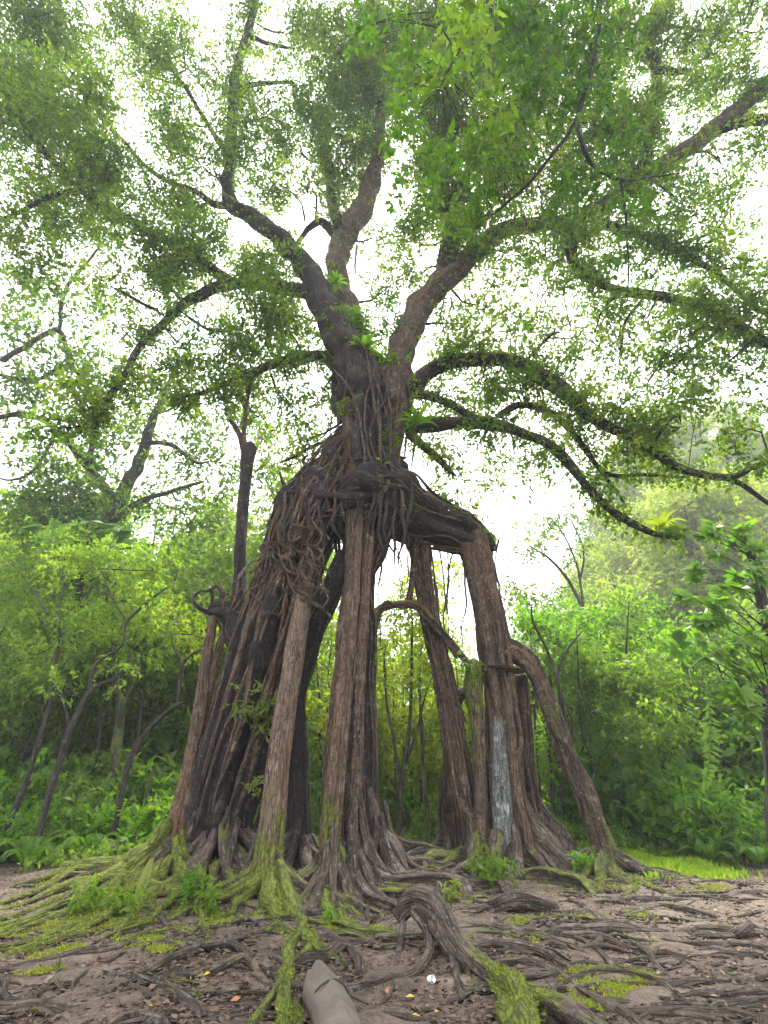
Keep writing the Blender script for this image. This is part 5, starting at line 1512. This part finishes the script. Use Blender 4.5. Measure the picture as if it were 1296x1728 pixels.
# ------------------------------------------------------------------ overhanging tree: its trunk stands beside the photographer, out of the frame
def near_tree():
    root = thing('overhanging_tree', 'thin dark forking bough hung with large bright leaves, reaching in overhead', 'tree', (6.5, 0.5, float(ground_z(6.5, 0.5))))
    mb = MB()
    tube(mb, [[6.5, 0.5, -0.3, 0.3], [6.3, 0.6, 4, 0.24], [6.0, 0.9, 9, 0.19], [5.6, 1.3, 13, 0.14], [4.6, 2.0, 16.5, 0.08], [4.3, 3.3, 17.5, 0.06]], sides=16, step=0.25, wob=0.4, moss=0.3)
    mb.obj('trunk', M_FOREST_BARK, root)
    W = []
    for rows in ([(1080, -230, 3.2, 10), (1020, -20, 4.4, 9), (1006, 80, 5.0, 9), (990, 150, 5.4, 9), (972, 205, 5.8, 8), (920, 275, 6.3, 6), (870, 330, 6.7, 5), (820, 372, 7, 3)],
                 [(972, 205, 5.8, 8), (985, 245, 6.0, 8), (1010, 285, 6.3, 7), (1045, 305, 6.5, 7), (1090, 300, 6.6, 4), (1150, 292, 6.7, 2)],
                 [(1046, 305, 6.5, 6), (1056, 360, 6.8, 5), (1060, 430, 7.1, 4), (1058, 520, 7.5, 2.5)],
                 [(1020, -20, 4.4, 6), (900, -60, 4.0, 6), (830, -20, 4.0, 5), (790, 60, 4.2, 4), (740, 150, 4.6, 3)],
                 [(740, -120, 3.4, 5), (735, 20, 4.0, 4), (765, 85, 4.3, 3), (735, 160, 4.7, 2)],
                 [(900, -60, 4.0, 5), (800, -110, 3.5, 5), (740, -120, 3.4, 5)]):
        mb = MB()
        inf = tube(mb, pp(rows), sides=8, step=0.12, lump=0.1, wob=0.5)
        W.append(inf[0])
        mb.obj('branch', M_FOREST_BARK, root)
    mb = MB()
    e = P(1080, -230, 3.2)[0]
    tube(mb, [[4.3, 3.3, 17.5, 0.06], [*((np.array([4.3, 3.3, 17.5]) + e) / 2), 0.06], [*e, 0.06]], sides=8, step=0.2)
    mb.obj('branch', M_FOREST_BARK, root)
    W = np.concatenate(W)
    cr, twm = MB(), MB()
    R = np.random.default_rng(61)
    for px, py, Y, rp, n, ll, ti in [(870, 60, 4.6, 90, 620, 0.2, 0.35), (960, 60, 4.8, 70, 420, 0.2, 0.3), (1040, 60, 5, 55, 300, 0.2, 0.3), (900, 170, 5.4, 85, 520, 0.2, 0.35), (1000, 160, 5.6, 80, 480, 0.2, 0.3), (1050, 230, 6, 60, 320, 0.2, 0.35), (850, 280, 6.2, 75, 420, 0.19, 0.45), (960, 310, 6.4, 70, 380, 0.19, 0.35), (790, 250, 5.6, 60, 300, 0.19, 0.5), (720, 270, 5.2, 60, 240, 0.19, 0.5), (800, 360, 6.8, 55, 260, 0.18, 0.55), (1060, 330, 6.6, 50, 200, 0.19, 0.4), (1040, 420, 7, 40, 120, 0.19, 0.4),
                                  (770, 40, 4.1, 50, 170, 0.24, 0.9), (815, 60, 4.1, 40, 120, 0.25, 1.0), (760, 105, 4.4, 30, 80, 0.23, 0.9), (720, 140, 4.6, 60, 260, 0.2, 0.6), (690, 210, 4.9, 50, 180, 0.2, 0.55), (840, 190, 5.2, 50, 200, 0.22, 0.8), (620, 40, 4.0, 60, 200, 0.2, 0.5), (1010, 40, 4.6, 30, 60, 0.24, 0.9)]:
        c, t = P(px, py, Y)
        rr = rp / FPX * t
        a = W[np.argmin(np.linalg.norm(W - c, axis=1))]
        ns = max(3, n // 28)
        sc = c + unit(R.normal(0, 1, (ns, 3))) * rr * R.uniform(0.2, 1, (ns, 1)) * np.array([1, 0.8, 1])
        for s_ in sc:
            dd = np.linalg.norm(W - s_, axis=1) + R.uniform(0, 0.9, len(W))
            a = W[np.argmin(dd)]
            tube(twm, [[*a, 0.012], [*((a + s_) / 2 + R.normal(0, 0.06, 3)), 0.008], [*s_, 0.004]], sides=5, step=0.2)
        S = max(2, n // 7)
        ii = R.integers(0, ns, S)
        base = sc[ii] + R.normal(0, 0.16, (S, 3))
        sprigs(cr, R, base, R.normal(0, 1, (S, 3)) + np.array([0, -0.2, -0.3]), 7, 0.3, ll, 0.4, np.full(S, ti), 0.12)
    o = cr.obj('crown', M_LEAF_NEAR, root, smooth=False)
    o['kind'] = 'stuff'
    o = twm.obj('twigs', M_FOREST_BARK, root)
    o['kind'] = 'stuff'


near_tree()


# ------------------------------------------------------------------ epiphytes on the banyan
def strap_fern(px, py, Y, size, label, mat, n=16, name='nest_fern', down=0.0):
    c, t = P(px, py, Y)
    R = nrng()
    mb = MB()
    for k in range(n):
        a = 2 * math.pi * k / n + R.uniform(-0.3, 0.3)
        le = size * R.uniform(0.7, 1.2)
        m_ = 8
        tt = np.linspace(0, 1, m_)
        el = R.uniform(0.5, 1.1) - down
        ptx = np.stack([np.cos(a) * tt * le * 0.8, np.sin(a) * tt * le * 0.8, le * (el * tt - 0.75 * tt ** 2.2)], 1)
        sd = np.array([-math.sin(a), math.cos(a), 0])
        w = le * 0.075 * np.sin(np.clip(tt * 0.97 + 0.06, 0, 1) * math.pi) ** 0.7
        v = np.stack([ptx + sd * w[:, None], ptx - np.array([0, 0, 0.012]), ptx - sd * w[:, None]], 1).reshape(-1, 3)
        i = np.arange(m_ - 1)[:, None]
        j = np.arange(2)[None]
        q = np.stack([i * 3 + j, i * 3 + j + 1, (i + 1) * 3 + j + 1, (i + 1) * 3 + j], -1).reshape(-1, 4)
        mb.add(v, q, None, 0, float(np.clip(R.normal(0.6, 0.2), 0, 1)))
    o = mb.obj(name, mat)
    o.location = tuple(c)
    tag(o, label, 'fern')
    return o


def leafy_epiphyte(px, py, Y, rp, n, ll, label, mat, name='epiphyte', lw=0.4, ti=0.6):
    c, t = P(px, py, Y)
    R = nrng()
    rr = rp / FPX * t
    mb, st = MB(), MB()
    S = n // 6
    base = R.normal(0, 0.42, (S, 3)) * np.array([rr, rr * 0.5, rr])
    sprigs(mb, R, base, R.normal(0, 1, (S, 3)) + np.array([0, -0.8, 0.1]), 6, ll * 1.6, ll, lw, np.full(S, ti))
    for k in range(10):
        e = base[R.integers(0, S)]
        tube(st, [[0, 0.05, 0, 0.012], [*(e * 0.5), 0.009], [*e, 0.004]], sides=5, step=0.1, wob=1.0)
    root = thing(name, label, 'plant', tuple(c))
    f = mb.obj('foliage', mat, smooth=False)
    f.parent = root
    f['kind'] = 'stuff'
    f = st.obj('stems', M_FOREST_BARK)
    f.parent = root
    return root


strap_fern(704, 716, 11.9, 0.9, 'bright nest fern rooted where the two lower boughs leave the trunk', M_LEAF_BRIGHT)
strap_fern(612, 596, 12.1, 1.0, 'bright green nest fern in the crotch above the fork of the trunk', M_LEAF_BRIGHT, 26)
strap_fern(1118, 890, 10.85, 0.75, 'yellow-green fern perched near the end of the drooping bough', M_LEAF_YELLOW, 14)
strap_fern(640, 800, 11.9, 0.7, 'small green fern on the trunk just above the beam', M_LEAF_BRIGHT, 12)
strap_fern(566, 478, 12.35, 0.7, 'green fern on the upper side of the thick leaning limb', M_LEAF_BRIGHT, 16)
leafy_epiphyte(438, 1190, 11.2, 38, 260, 0.16, 'dull green climbing plant on the face of the leaning trunk', M_LEAF_PALE, ti=0.2)
leafy_epiphyte(432, 1316, 11.0, 16, 60, 0.12, 'small climbing plant low in the hollow of the leaning trunk', M_LEAF_PALE, ti=0.1)
leafy_epiphyte(794, 1125, 12.8, 26, 260, 0.1, 'mossy leaf tuft where the arched root meets the mossy pillar', M_LEAF_DARK, 'moss_tuft')
leafy_epiphyte(632, 1110, 12.2, 10, 70, 0.09, 'small leafy tuft on the hanging root beside the inner pillar', M_LEAF_DARK)
leafy_epiphyte(602, 548, 12.5, 46, 1100, 0.15, 'bright ferny clump on the inner side of the thick leaning limb', M_LEAF_BRIGHT)
leafy_epiphyte(660, 610, 12.2, 30, 300, 0.16, 'leafy clump at the foot of the pale upright limb', M_LEAF_BRIGHT)
leafy_epiphyte(588, 690, 11.9, 26, 200, 0.12, 'ragged small plants on the trunk below the thick leaning limb', M_LEAF_MID)
leafy_epiphyte(655, 745, 12.0, 24, 180, 0.12, 'ragged small plants on the trunk under the nest fern', M_LEAF_BRIGHT)
leafy_epiphyte(560, 800, 11.8, 30, 240, 0.11, 'dark ragged plants on the shaggy shoulder of the trunk', M_LEAF_DARK, ti=0.3)
leafy_epiphyte(690, 850, 12.2, 28, 220, 0.11, 'dark ragged plants where the beam leaves the trunk', M_LEAF_DARK, ti=0.3)
leafy_epiphyte(820, 905, 13.0, 26, 240, 0.12, 'ragged dark plants on the elbow where the beam meets the outer pillar', M_LEAF_DARK, ti=0.3)
leafy_epiphyte(770, 876, 13.0, 34, 420, 0.13, 'dark leafy clump growing along the top of the beam', M_LEAF_DARK, ti=0.2)
leafy_epiphyte(620, 815, 11.9, 34, 380, 0.11, 'mossy leafy cushion around the waist of the trunk', M_LEAF_DARK, ti=0.4)

# hanging frond by the broadleaf tree
c, t = P(1196, 1180, 8.2)
mb = MB()
R = nrng()
tt = np.linspace(0, 1, 30)
fe = P(1188, 1335, 7.9)[0] - c
ptx = tt[:, None] * fe[None] + np.stack([0.05 * np.sin(tt * 3), 0 * tt, 0 * tt], 1)
for s in (-1, 1):
    add_leaves(mb, ptx, np.tile([s * 1.0, -0.2, -0.45], (30, 1)) + R.normal(0, 0.3, (30, 3)), np.tile([0, -1, 0.2], (30, 1)), (0.17 * np.sin(tt * 2.9 + 0.15) ** 0.6 + 0.02) * R.uniform(0.6, 1.1, 30), np.full(30, 0.045), np.clip(0.05 + R.normal(0, 0.1, 30), 0, 1), 0.05)
tube(mb, np.concatenate([ptx, np.full((30, 1), 0.008)], 1)[::4], sides=5, step=0.1, tint=0.4)
ctop, _ = P(1300, 1060, 11.3)
arch = [[0, 0, 0, 0.009], [0.5, 0.9, 0.75, 0.012], [*(ctop - c), 0.016]]
tube(mb, arch, sides=6, step=0.1, tint=0.2)
o = mb.obj('hanging_frond', M_LEAF_MID, smooth=False)
o.location = tuple(c)
tag(o, 'long green frond hanging straight down beneath the big lobed leaves', 'frond')

# ------------------------------------------------------------------ small plants among the roots
def small_plant(px, py, h, n, ll, label, mat, name='seedling', ti=0.5):
    c, t = G(px, py)
    R = nrng()
    mb, st = MB(), MB()
    S = max(3, n // 6)
    base = R.normal(0, 0.4, (S, 3)) * np.array([h, h * 0.6, 0]) + np.array([0, 0, 1]) * R.uniform(0.0, h, (S, 1))
    sprigs(mb, R, base, R.normal(0, 1, (S, 3)) + np.array([0, 0, 0.7]), 6, ll * 1.6, ll, 0.4, np.full(S, ti))
    for k in range(8):
        e = base[R.integers(0, S)]
        tube(st, [[0, 0, -0.05, 0.008], [e[0] * 0.4, e[1] * 0.4, e[2] * 0.6, 0.006], [*e, 0.003]], sides=5, step=0.1)
    root = thing(name, label, 'plant', tuple(c))
    f = mb.obj('foliage', mat, smooth=False)
    f.parent = root
    f['kind'] = 'stuff'
    f = st.obj('stems', M_FOREST_BARK)
    f.parent = root
    return root


small_plant(322, 1530, 0.35, 300, 0.12, 'green leafy seedling clump in front of the pale knobbed root', M_LEAF_BRIGHT, ti=0.4)
small_plant(345, 1545, 0.25, 160, 0.11, 'low leafy sprout beside the knobbed mossy root', M_LEAF_MID)
small_plant(200, 1548, 0.3, 260, 0.1, 'low green weeds among the mossy roots around the upright pale leaf', M_LEAF_MID)
small_plant(140, 1545, 0.3, 260, 0.1, 'low green weeds on the outermost mossy buttress roots', M_LEAF_MID)
small_plant(765, 1520, 0.2, 160, 0.09, 'pale weed growing on the dark buttress behind the root knee', M_LEAF_PALE, ti=0.6)
small_plant(840, 1495, 0.35, 300, 0.12, 'leafy weed at the foot of the pale bare panel', M_LEAF_MID)
small_plant(815, 1478, 0.3, 200, 0.12, 'ferny weed at the foot of the mossy slim pillar', M_LEAF_PALE, ti=0.3)
small_plant(560, 1560, 0.15, 90, 0.09, 'small bright sprout on the mossy root at the foot of the brown pillar', M_LEAF_BRIGHT, ti=0.9)
small_plant(990, 1478, 0.35, 320, 0.11, 'green weeds beside the foot of the arched mossy limb', M_LEAF_BRIGHT, ti=0.4)
small_plant(960, 1440, 0.45, 420, 0.13, 'leafy weeds between the buttress and the foot of the arched limb', M_LEAF_MID, ti=0.8)
small_plant(925, 1405, 0.5, 420, 0.16, 'pale leafy bush behind the lower buttress of the red-brown pillar', M_LEAF_PALE, ti=0.7)
small_plant(1245, 1410, 0.6, 120, 0.5, 'strap-leaved plant at the edge of the undergrowth', M_LEAF_BRIGHT, 'strap_plant')
# the upright pale broken leaf
c, t = G(226, 1535)
mb = MB()
tt = np.linspace(0, 1, 9)
w = 0.075 * np.sin(np.clip(tt * 0.8 + 0.2, 0, 1) * math.pi * 0.93) ** 0.5
px_ = np.stack([0.02 + 0.06 * tt ** 2, 0.1 * tt, 0.62 * tt - 0.02], 1)
v = np.stack([px_ - np.array([1, 0, 0]) * w[:, None], px_ + np.array([0, 0.02, 0]), px_ + np.array([1, 0, 0]) * w[:, None]], 1).reshape(-1, 3)
i = np.arange(8)[:, None]
j = np.arange(2)[None]
mb.add(v, np.stack([i * 3 + j, i * 3 + j + 1, (i + 1) * 3 + j + 1, (i + 1) * 3 + j], -1).reshape(-1, 4), None, 0, 0.8)
o = mb.obj('upright_leaf', M_LEAF_PALE)
o.location = tuple(c)
tag(o, 'single broad pale green leaf standing upright among the mossy roots', 'leaf')

# ------------------------------------------------------------------ sawn log in the foreground
lc = gp([(534, 1664, 46, 0), (540, 1690, 62, 0), (552, 1720, 74, 0), (566, 1760, 84, 0), (580, 1830, 92, 0)])
lc[:, 2] = [float(ground_z(a, b_)) + r_ * 0.45 for a, b_, _z, r_ in lc]
lg = thing('log', 'smooth grey-brown fallen log lying end-on beside the mossy root', 'log', (float(lc[2][0]), float(lc[2][1]), 0.0))
mb = MB()
p, r, fr = tube(mb, lc, sides=28, step=0.05, flute=0.06, lump=0.04, tint=0.0)
lo = mb.obj('bark', plain_mat('log_bark', (0.085, 0.068, 0.055), 0.75, 0.35, 6.0), lg)
mb = MB()
k = int(len(p) * 0.42)
T, A, B = fr
an = np.linspace(-1.5, 0.9, 9)
up = np.array([0, 0, 1.0])
up = up - T[k] * up.dot(T[k])
up /= np.linalg.norm(up)
sdv = np.cross(T[k], up)
cr_ = np.array([p[k] + (up * math.cos(a) + sdv * math.sin(a)) * r[k] * 1.0 + T[k] * 0.05 * math.sin(a * 2.5) for a in an])
tube(mb, np.concatenate([cr_, np.full((9, 1), 0.011)], 1), sides=6, step=0.03, lump=0.15)
mb.obj('crack', plain_mat('crack_dark', (0.02, 0.015, 0.012)), lg)

# white paper cup
c, t = G(724, 1661)
mb = MB()
th = np.linspace(0, 2 * np.pi, 18, endpoint=False)
rings = []
for h, rr in ((0, 0.0), (0, 0.027), (0.022, 0.029), (0.056, 0.034), (0.058, 0.035), (0.056, 0.032), (0.005, 0.025), (0.005, 0.0)):
    rings.append(np.stack([np.cos(th) * rr, np.sin(th) * rr, np.full(18, h)], 1))
v = np.concatenate(rings)
i = np.arange(7)[:, None]
j = np.arange(18)[None]
mb.add(v, np.stack([i * 18 + j, i * 18 + (j + 1) % 18, (i + 1) * 18 + (j + 1) % 18, (i + 1) * 18 + j], -1).reshape(-1, 4))
o = mb.obj('cup', plain_mat('white_paper', (0.75, 0.75, 0.76), 0.5, 0.05))
o.location = (c[0], c[1], c[2] + 0.035)
o.rotation_euler = (math.radians(78), 0, 0.7)
tag(o, 'small white paper cup dropped in the hollow under the root knee', 'cup')

# ------------------------------------------------------------------ litter, moss, grass, ground cover
R = np.random.default_rng(123)
mb = MB()
n = 80000
y = 3.5 + 13 * R.uniform(0, 1, n) ** 1.5
x = R.uniform(-0.95, 0.95, n) * (y + 1.5)
z = ground_z(x, y) + R.uniform(0.0, 0.02, n)
a = R.uniform(0, 6.3, n)
ll = R.uniform(0.025, 0.10, n)
add_leaves(mb, np.stack([x, y, z], 1), np.stack([np.cos(a), np.sin(a), R.normal(0, 0.25, n)], 1), np.stack([R.normal(0, 0.35, n), R.normal(0, 0.35, n), np.ones(n)], 1), ll, ll * R.uniform(0.25, 0.6, n), np.clip(R.beta(2, 3.2, n), 0, 1), 0.1)
tag(mb.obj('leaf_litter', M_LITTER, smooth=False), 'brown dead leaf and twig litter strewn over the bare soil', 'leaf litter', kind='stuff')

leafv = MB()
add_leaves(leafv, np.array([[-0.06, 0, 0.01]]), np.array([[1, 0, 0.06]]), np.array([[0.1, 0.2, 1]]), [0.13], [0.06], np.array([0.5]), 0.12)
lme = leafv.mesh('fallen_leaf', M_YELLOW_LEAF, smooth=False)
spots = [(395, 1632), (365, 1660), (395, 1694), (335, 1702), (250, 1706), (262, 1612), (345, 1650), (430, 1535), (635, 1455), (622, 1530), (540, 1728), (600, 1722), (574, 1700), (700, 1724), (740, 1716), (880, 1540), (905, 1490), (1130, 1645), (1050, 1602), (960, 1710), (690, 1690), (1160, 1712), (1140, 1690), (120, 1705), (260, 1722), (60, 1712), (300, 1670), (410, 1720), (650, 1682), (820, 1700), (990, 1545), (1250, 1610), (1200, 1660), (1090, 1720), (1210, 1540), (150, 1655), (930, 1500), (560, 1550)]
for k, (px, py) in enumerate(spots[::2] + spots[1::6]):
    c, t = G(px + R.uniform(-4, 4), py)
    o = bpy.data.objects.new('fallen_leaf', lme)
    COL.objects.link(o)
    o.location = (c[0], c[1], c[2] + 0.025)
    s = R.uniform(0.45, 0.95)
    o.scale = (s, s, s)
    o.rotation_euler = (R.normal(0, 0.3), R.normal(0, 0.25), R.uniform(0, 6.3))
    tag(o, 'fallen yellow or orange leaf lying on the brown soil', 'leaf', 'fallen yellow leaves')

# moss fuzz on the mossy roots
mb = MB()
for v_, n_, m_, a_ in MOSSY:
    w_ = np.clip(m_ - 0.35, 0, 1) * np.clip(n_[:, 2] + 0.35, 0, 1) * np.clip(1.5 - v_[:, 2], 0, 1)
    if w_.sum() <= 0:
        continue
    k = int(np.clip(a_ * 5200, 150, 5000))
    ii = R.choice(len(v_), k, p=w_ / w_.sum())
    pos = v_[ii] + R.normal(0, 0.02, (k, 3)) - n_[ii] * 0.012
    patch = np.sin(pos[:, 0] * 7) + np.sin(pos[:, 1] * 6 + 2) + np.sin(pos[:, 2] * 9 + pos[:, 0] * 3) + R.normal(0, 0.5, k) > -0.3
    pos, nn = pos[patch], n_[ii][patch]
    k = len(pos)
    add_leaves(mb, pos, nn + R.normal(0, 0.6, (k, 3)), R.normal(0, 1, (k, 3)), R.uniform(0.015, 0.045, k), R.uniform(0.007, 0.016, k), np.clip(R.normal(0.4, 0.22, k), 0, 1))
o = mb.obj('moss', M_MOSS, banyan, smooth=False)
o['kind'] = 'stuff'

# bright moss cushions on soil and root tops
mb = MB()
for px, py, rx, ry, n in ((1020, 1660, 75, 26, 9000), (1000, 1690, 45, 18, 3000), (1060, 1650, 45, 14, 2500), (1010, 1495, 45, 10, 2500), (880, 1585, 30, 10, 1200), (870, 1555, 20, 8, 700), (230, 1590, 40, 10, 1800), (280, 1600, 30, 8, 1200), (95, 1612, 30, 14, 1500), (40, 1570, 60, 14, 2500), (365, 1555, 25, 12, 1200), (440, 1545, 18, 12, 1200), (500, 1570, 30, 12, 1500), (570, 1565, 30, 14, 1800), (620, 1575, 35, 10, 1800), (880, 1700, 30, 24, 3000), (730, 1560, 20, 10, 600), (780, 1515, 25, 10, 1000), (1090, 1545, 25, 6, 500), (770, 1590, 20, 8, 500), (150, 1560, 70, 16, 3000), (60, 1640, 40, 8, 600), (1200, 1500, 70, 8, 1200)):
    ang = R.uniform(0, 6.3, n)
    rr = R.uniform(0, 1, n) ** 0.6
    xs, ys, zs = [], [], []
    pc, t = G(px, py)
    ex, _ = G(px + rx, py)
    ey, _ = G(px, py - ry)
    x = pc[0] + (ex[0] - pc[0]) * rr * np.cos(ang)
    y = pc[1] + (ey[1] - pc[1]) * rr * np.sin(ang)
    msk = np.sin(x * 9 + py) + np.sin(y * 8 + px) + np.sin(x * 5 - y * 6) + R.normal(0, 0.5, n) > -0.6
    x, y = x[msk], y[msk]
    m_ = len(x)
    z = ground_z(x, y) + 0.01
    add_leaves(mb, np.stack([x, y, z], 1), np.stack([R.normal(0, 1, m_), R.normal(0, 1, m_), R.uniform(0.1, 0.9, m_)], 1), R.normal(0, 1, (m_, 3)), R.uniform(0.02, 0.055, m_), R.uniform(0.008, 0.018, m_), np.clip(R.normal(0.55, 0.2, m_), 0, 1))
tag(mb.obj('moss', M_MOSS, smooth=False), 'yellow-green moss patches on the soil between the roots', 'moss', kind='stuff')

# grass
mb = MB()
n = 40000
px = R.normal(0, 1, n)
y = R.uniform(11.6, 18.5, n)
x = R.uniform(0.37, 0.56, n) * y + R.normal(0, 0.35, n)
keep = (R.uniform(0, 1, n) < np.clip((y - 11.7 + 0.6 * np.sin(x * 2.1)) / 1.8, 0.03, 1)) & (x > 0.40 * y - 0.2 * np.sin(y * 3))
keep &= np.sin(x * 3.1 + y) + np.sin(y * 4.3 - x * 1.3) + np.sin(x * 7 + 1) + R.normal(0, 0.9, n) > -0.7
x, y = x[keep], y[keep]
n = len(x)
z = ground_z(x, y)
h = R.uniform(0.05, 0.16, n) * (1 + 0.7 * np.sin(x * 2.7 + 1) * np.sin(y * 3.3))
add_leaves(mb, np.stack([x, y, z], 1), np.stack([R.normal(0, 0.4, n), R.normal(0, 0.4, n), np.ones(n)], 1), R.normal(0, 1, (n, 3)), h, h * 0.2 + 0.014, np.clip(R.normal(0.6, 0.3, n) + 0.2 * np.sin(x * 1.9 + y * 2.3), 0, 1))
tag(mb.obj('grass', leaf_mat('lime_grass', [(0.0, (0.09, 0.16, 0.015)), (0.5, (0.15, 0.24, 0.02)), (1.0, (0.24, 0.31, 0.03))], 0.55), smooth=False), 'bright green grass patch beside the foot of the arched limb', 'grass', kind='stuff')

# leafy ground cover under the forest
mb = MB()
S = 9000
y = 12.6 + 15 * R.uniform(0, 1, S) ** 1.2
x = R.uniform(-0.95, 0.95, S) * y
keep = (np.abs(x) > 0.3 * y) | (y > 17.5)
keep &= ~((x < 0) & (y < 14.2) & (x < -0.60 * y))
keep &= ~((x > 0.28 * y) & (y < 15.0 + 0.5 * np.sin(x * 1.7)) & (x < 0.95 * y))
x, y = x[keep], y[keep]
z = ground_z(x, y) + R.uniform(0, 0.15, len(x))
sprigs(mb, R, np.stack([x, y, z], 1), np.stack([R.normal(0, 0.6, len(x)), R.normal(0, 0.6, len(x)), np.ones(len(x))], 1), 6, 0.3, 0.13, 0.5, np.clip(R.normal(0.5, 0.2, len(x)), 0, 1), droop=0.1)
tag(mb.obj('ground_cover', M_LEAF_MID, smooth=False), 'low leafy ground cover under the forest edge', 'ground cover', kind='stuff')

# ------------------------------------------------------------------ haze
mb = MB()
x0, x1, y0, y1, z0, z1 = -720, 720, -712, 730, -4, 70
v = np.array([[x0, y0, z0], [x1, y0, z0], [x1, y1, z0], [x0, y1, z0], [x0, y0, z1], [x1, y0, z1], [x1, y1, z1], [x0, y1, z1]])
q = np.array([[0, 3, 2, 1], [4, 5, 6, 7], [0, 1, 5, 4], [1, 2, 6, 5], [2, 3, 7, 6], [3, 0, 4, 7]])
m, N, L = newmat('haze_air')
pv = N.new('ShaderNodeVolumePrincipled')
pv.inputs['Color'].default_value = (0.9, 0.94, 1.0, 1)
pv.inputs['Density'].default_value = 0.0011
pv.inputs['Anisotropy'].default_value = 0.3
o = N.new('ShaderNodeOutputMaterial')
L.new(pv.outputs[0], o.inputs['Volume'])
USE_HAZE = True
if USE_HAZE:
    mb.add(v, q)
    tag(mb.obj('haze', m, smooth=False), kind='stuff')

# ------------------------------------------------------------------ tell look-alikes apart by a landmark each stands out from
MARKS = [('the thin dark leaning tree', P(30, 1480, 14.0)[0]), ('the crooked elbowed tree', P(190, 1410, 14.3)[0]), ('the mossy forked tree', P(180, 1420, 16.5)[0]), ('the lichened tree', P(60, 1390, 24)[0]),
         ('the three-stemmed sapling', P(676, 1385, 17.5)[0]), ('the thin forked tree', P(1000, 1430, 14.6)[0]), ('the big lobed-leaf tree', P(1316, 1440, 12.2)[0]), ('the feathery tree', P(1030, 1380, 26)[0])]
ORD = 'first second third fourth fifth sixth seventh eighth ninth tenth eleventh twelfth thirteenth fourteenth fifteenth sixteenth seventeenth eighteenth nineteenth twentieth'.split()
SHORT = {'slender thicket trees': 'slender dark-stemmed thicket tree', 'evergreens of the thicket': 'dark evergreen deep in the thicket', 'bright trees of the thicket': 'bright leafy tree of the thicket', 'tall trees of the thicket': 'tall tree at the back of the thicket',
         'yellow-green saplings behind the arch': 'yellow-green sapling behind the arched root', 'tall trees behind the saplings': 'tall tree far behind the saplings', 'bright trees behind the saplings': 'yellow-green tree well behind the saplings', 'tall shrubs behind the pillar roots': 'tall bright shrub far behind the pillars',
         'slender grove trees': 'slender tree of the grove', 'evergreens at the foot of the hillside': 'dark evergreen below the wooded hillside', 'bright trees at the foot of the hillside': 'bright leafy tree below the wooded hillside', 'green hillside trees': 'green tree on the wooded hillside', 'pale hillside trees': 'pale hazy tree on the wooded hillside',
         'undergrowth beyond the mossy roots': 'mid-green shrub of the thicket', 'dark undergrowth beyond the mossy roots': 'dark shrub of the thicket', 'ferns beyond the mossy roots': 'arching fern of the thicket', 'shrubs under the saplings': 'low shrub under the saplings', 'shrubs by the grassy patch': 'bright shrub by the grassy patch',
         'dark shrubs under the hillside': 'dark shrub below the hillside', 'shrubs behind the mossy limb': 'bright shrub behind the arched mossy limb', 'ferns under the hillside': 'arching fern below the hillside', 'bright shrubs before the thicket': 'bright shrub before the thicket', 'tall shrubs of the thicket': 'tall bright shrub among the thicket stems', 'tall shrubs below the hillside': 'tall bright shrub below the wooded hillside', 'tall mid-green shrubs below the hillside': 'tall mid-green shrub below the hillside', 'tall mid-green shrubs of the thicket': 'tall mid-green shrub of the thicket', 'tall slim trees over the thicket': 'tall slim-trunked tree over the thicket', 'big pale hillside trees': 'big pale tree low on the hillside', 'grove stems': 'thin pole-like stem of the grove'}
byg = {}
for o in COL.objects:
    if o.parent is None and o.get('group') in SHORT:
        byg.setdefault(o['group'], []).append(o)
for g, obs in byg.items():
    near_to = {}
    for o in obs:
        ds = [(math.hypot(o.location.x - m_[1][0], o.location.y - m_[1][1]), k) for k, m_ in enumerate(MARKS)]
        d, k = min(ds)
        near_to.setdefault(k, []).append((d, o))
    for k, lst in near_to.items():
        lst.sort(key=lambda q: q[0])
        for i, (d, o) in enumerate(lst):
            o['label'] = SHORT[g] + ', ' + (ORD[i] if i < 20 else 'twenty-' + ORD[i - 20] if i < 29 else ('thirty-' if i < 39 else 'forty-') + ORD[(i - 20) % 10 if (i - 20) % 10 < 9 else 9]) + ' out from ' + MARKS[k][0]
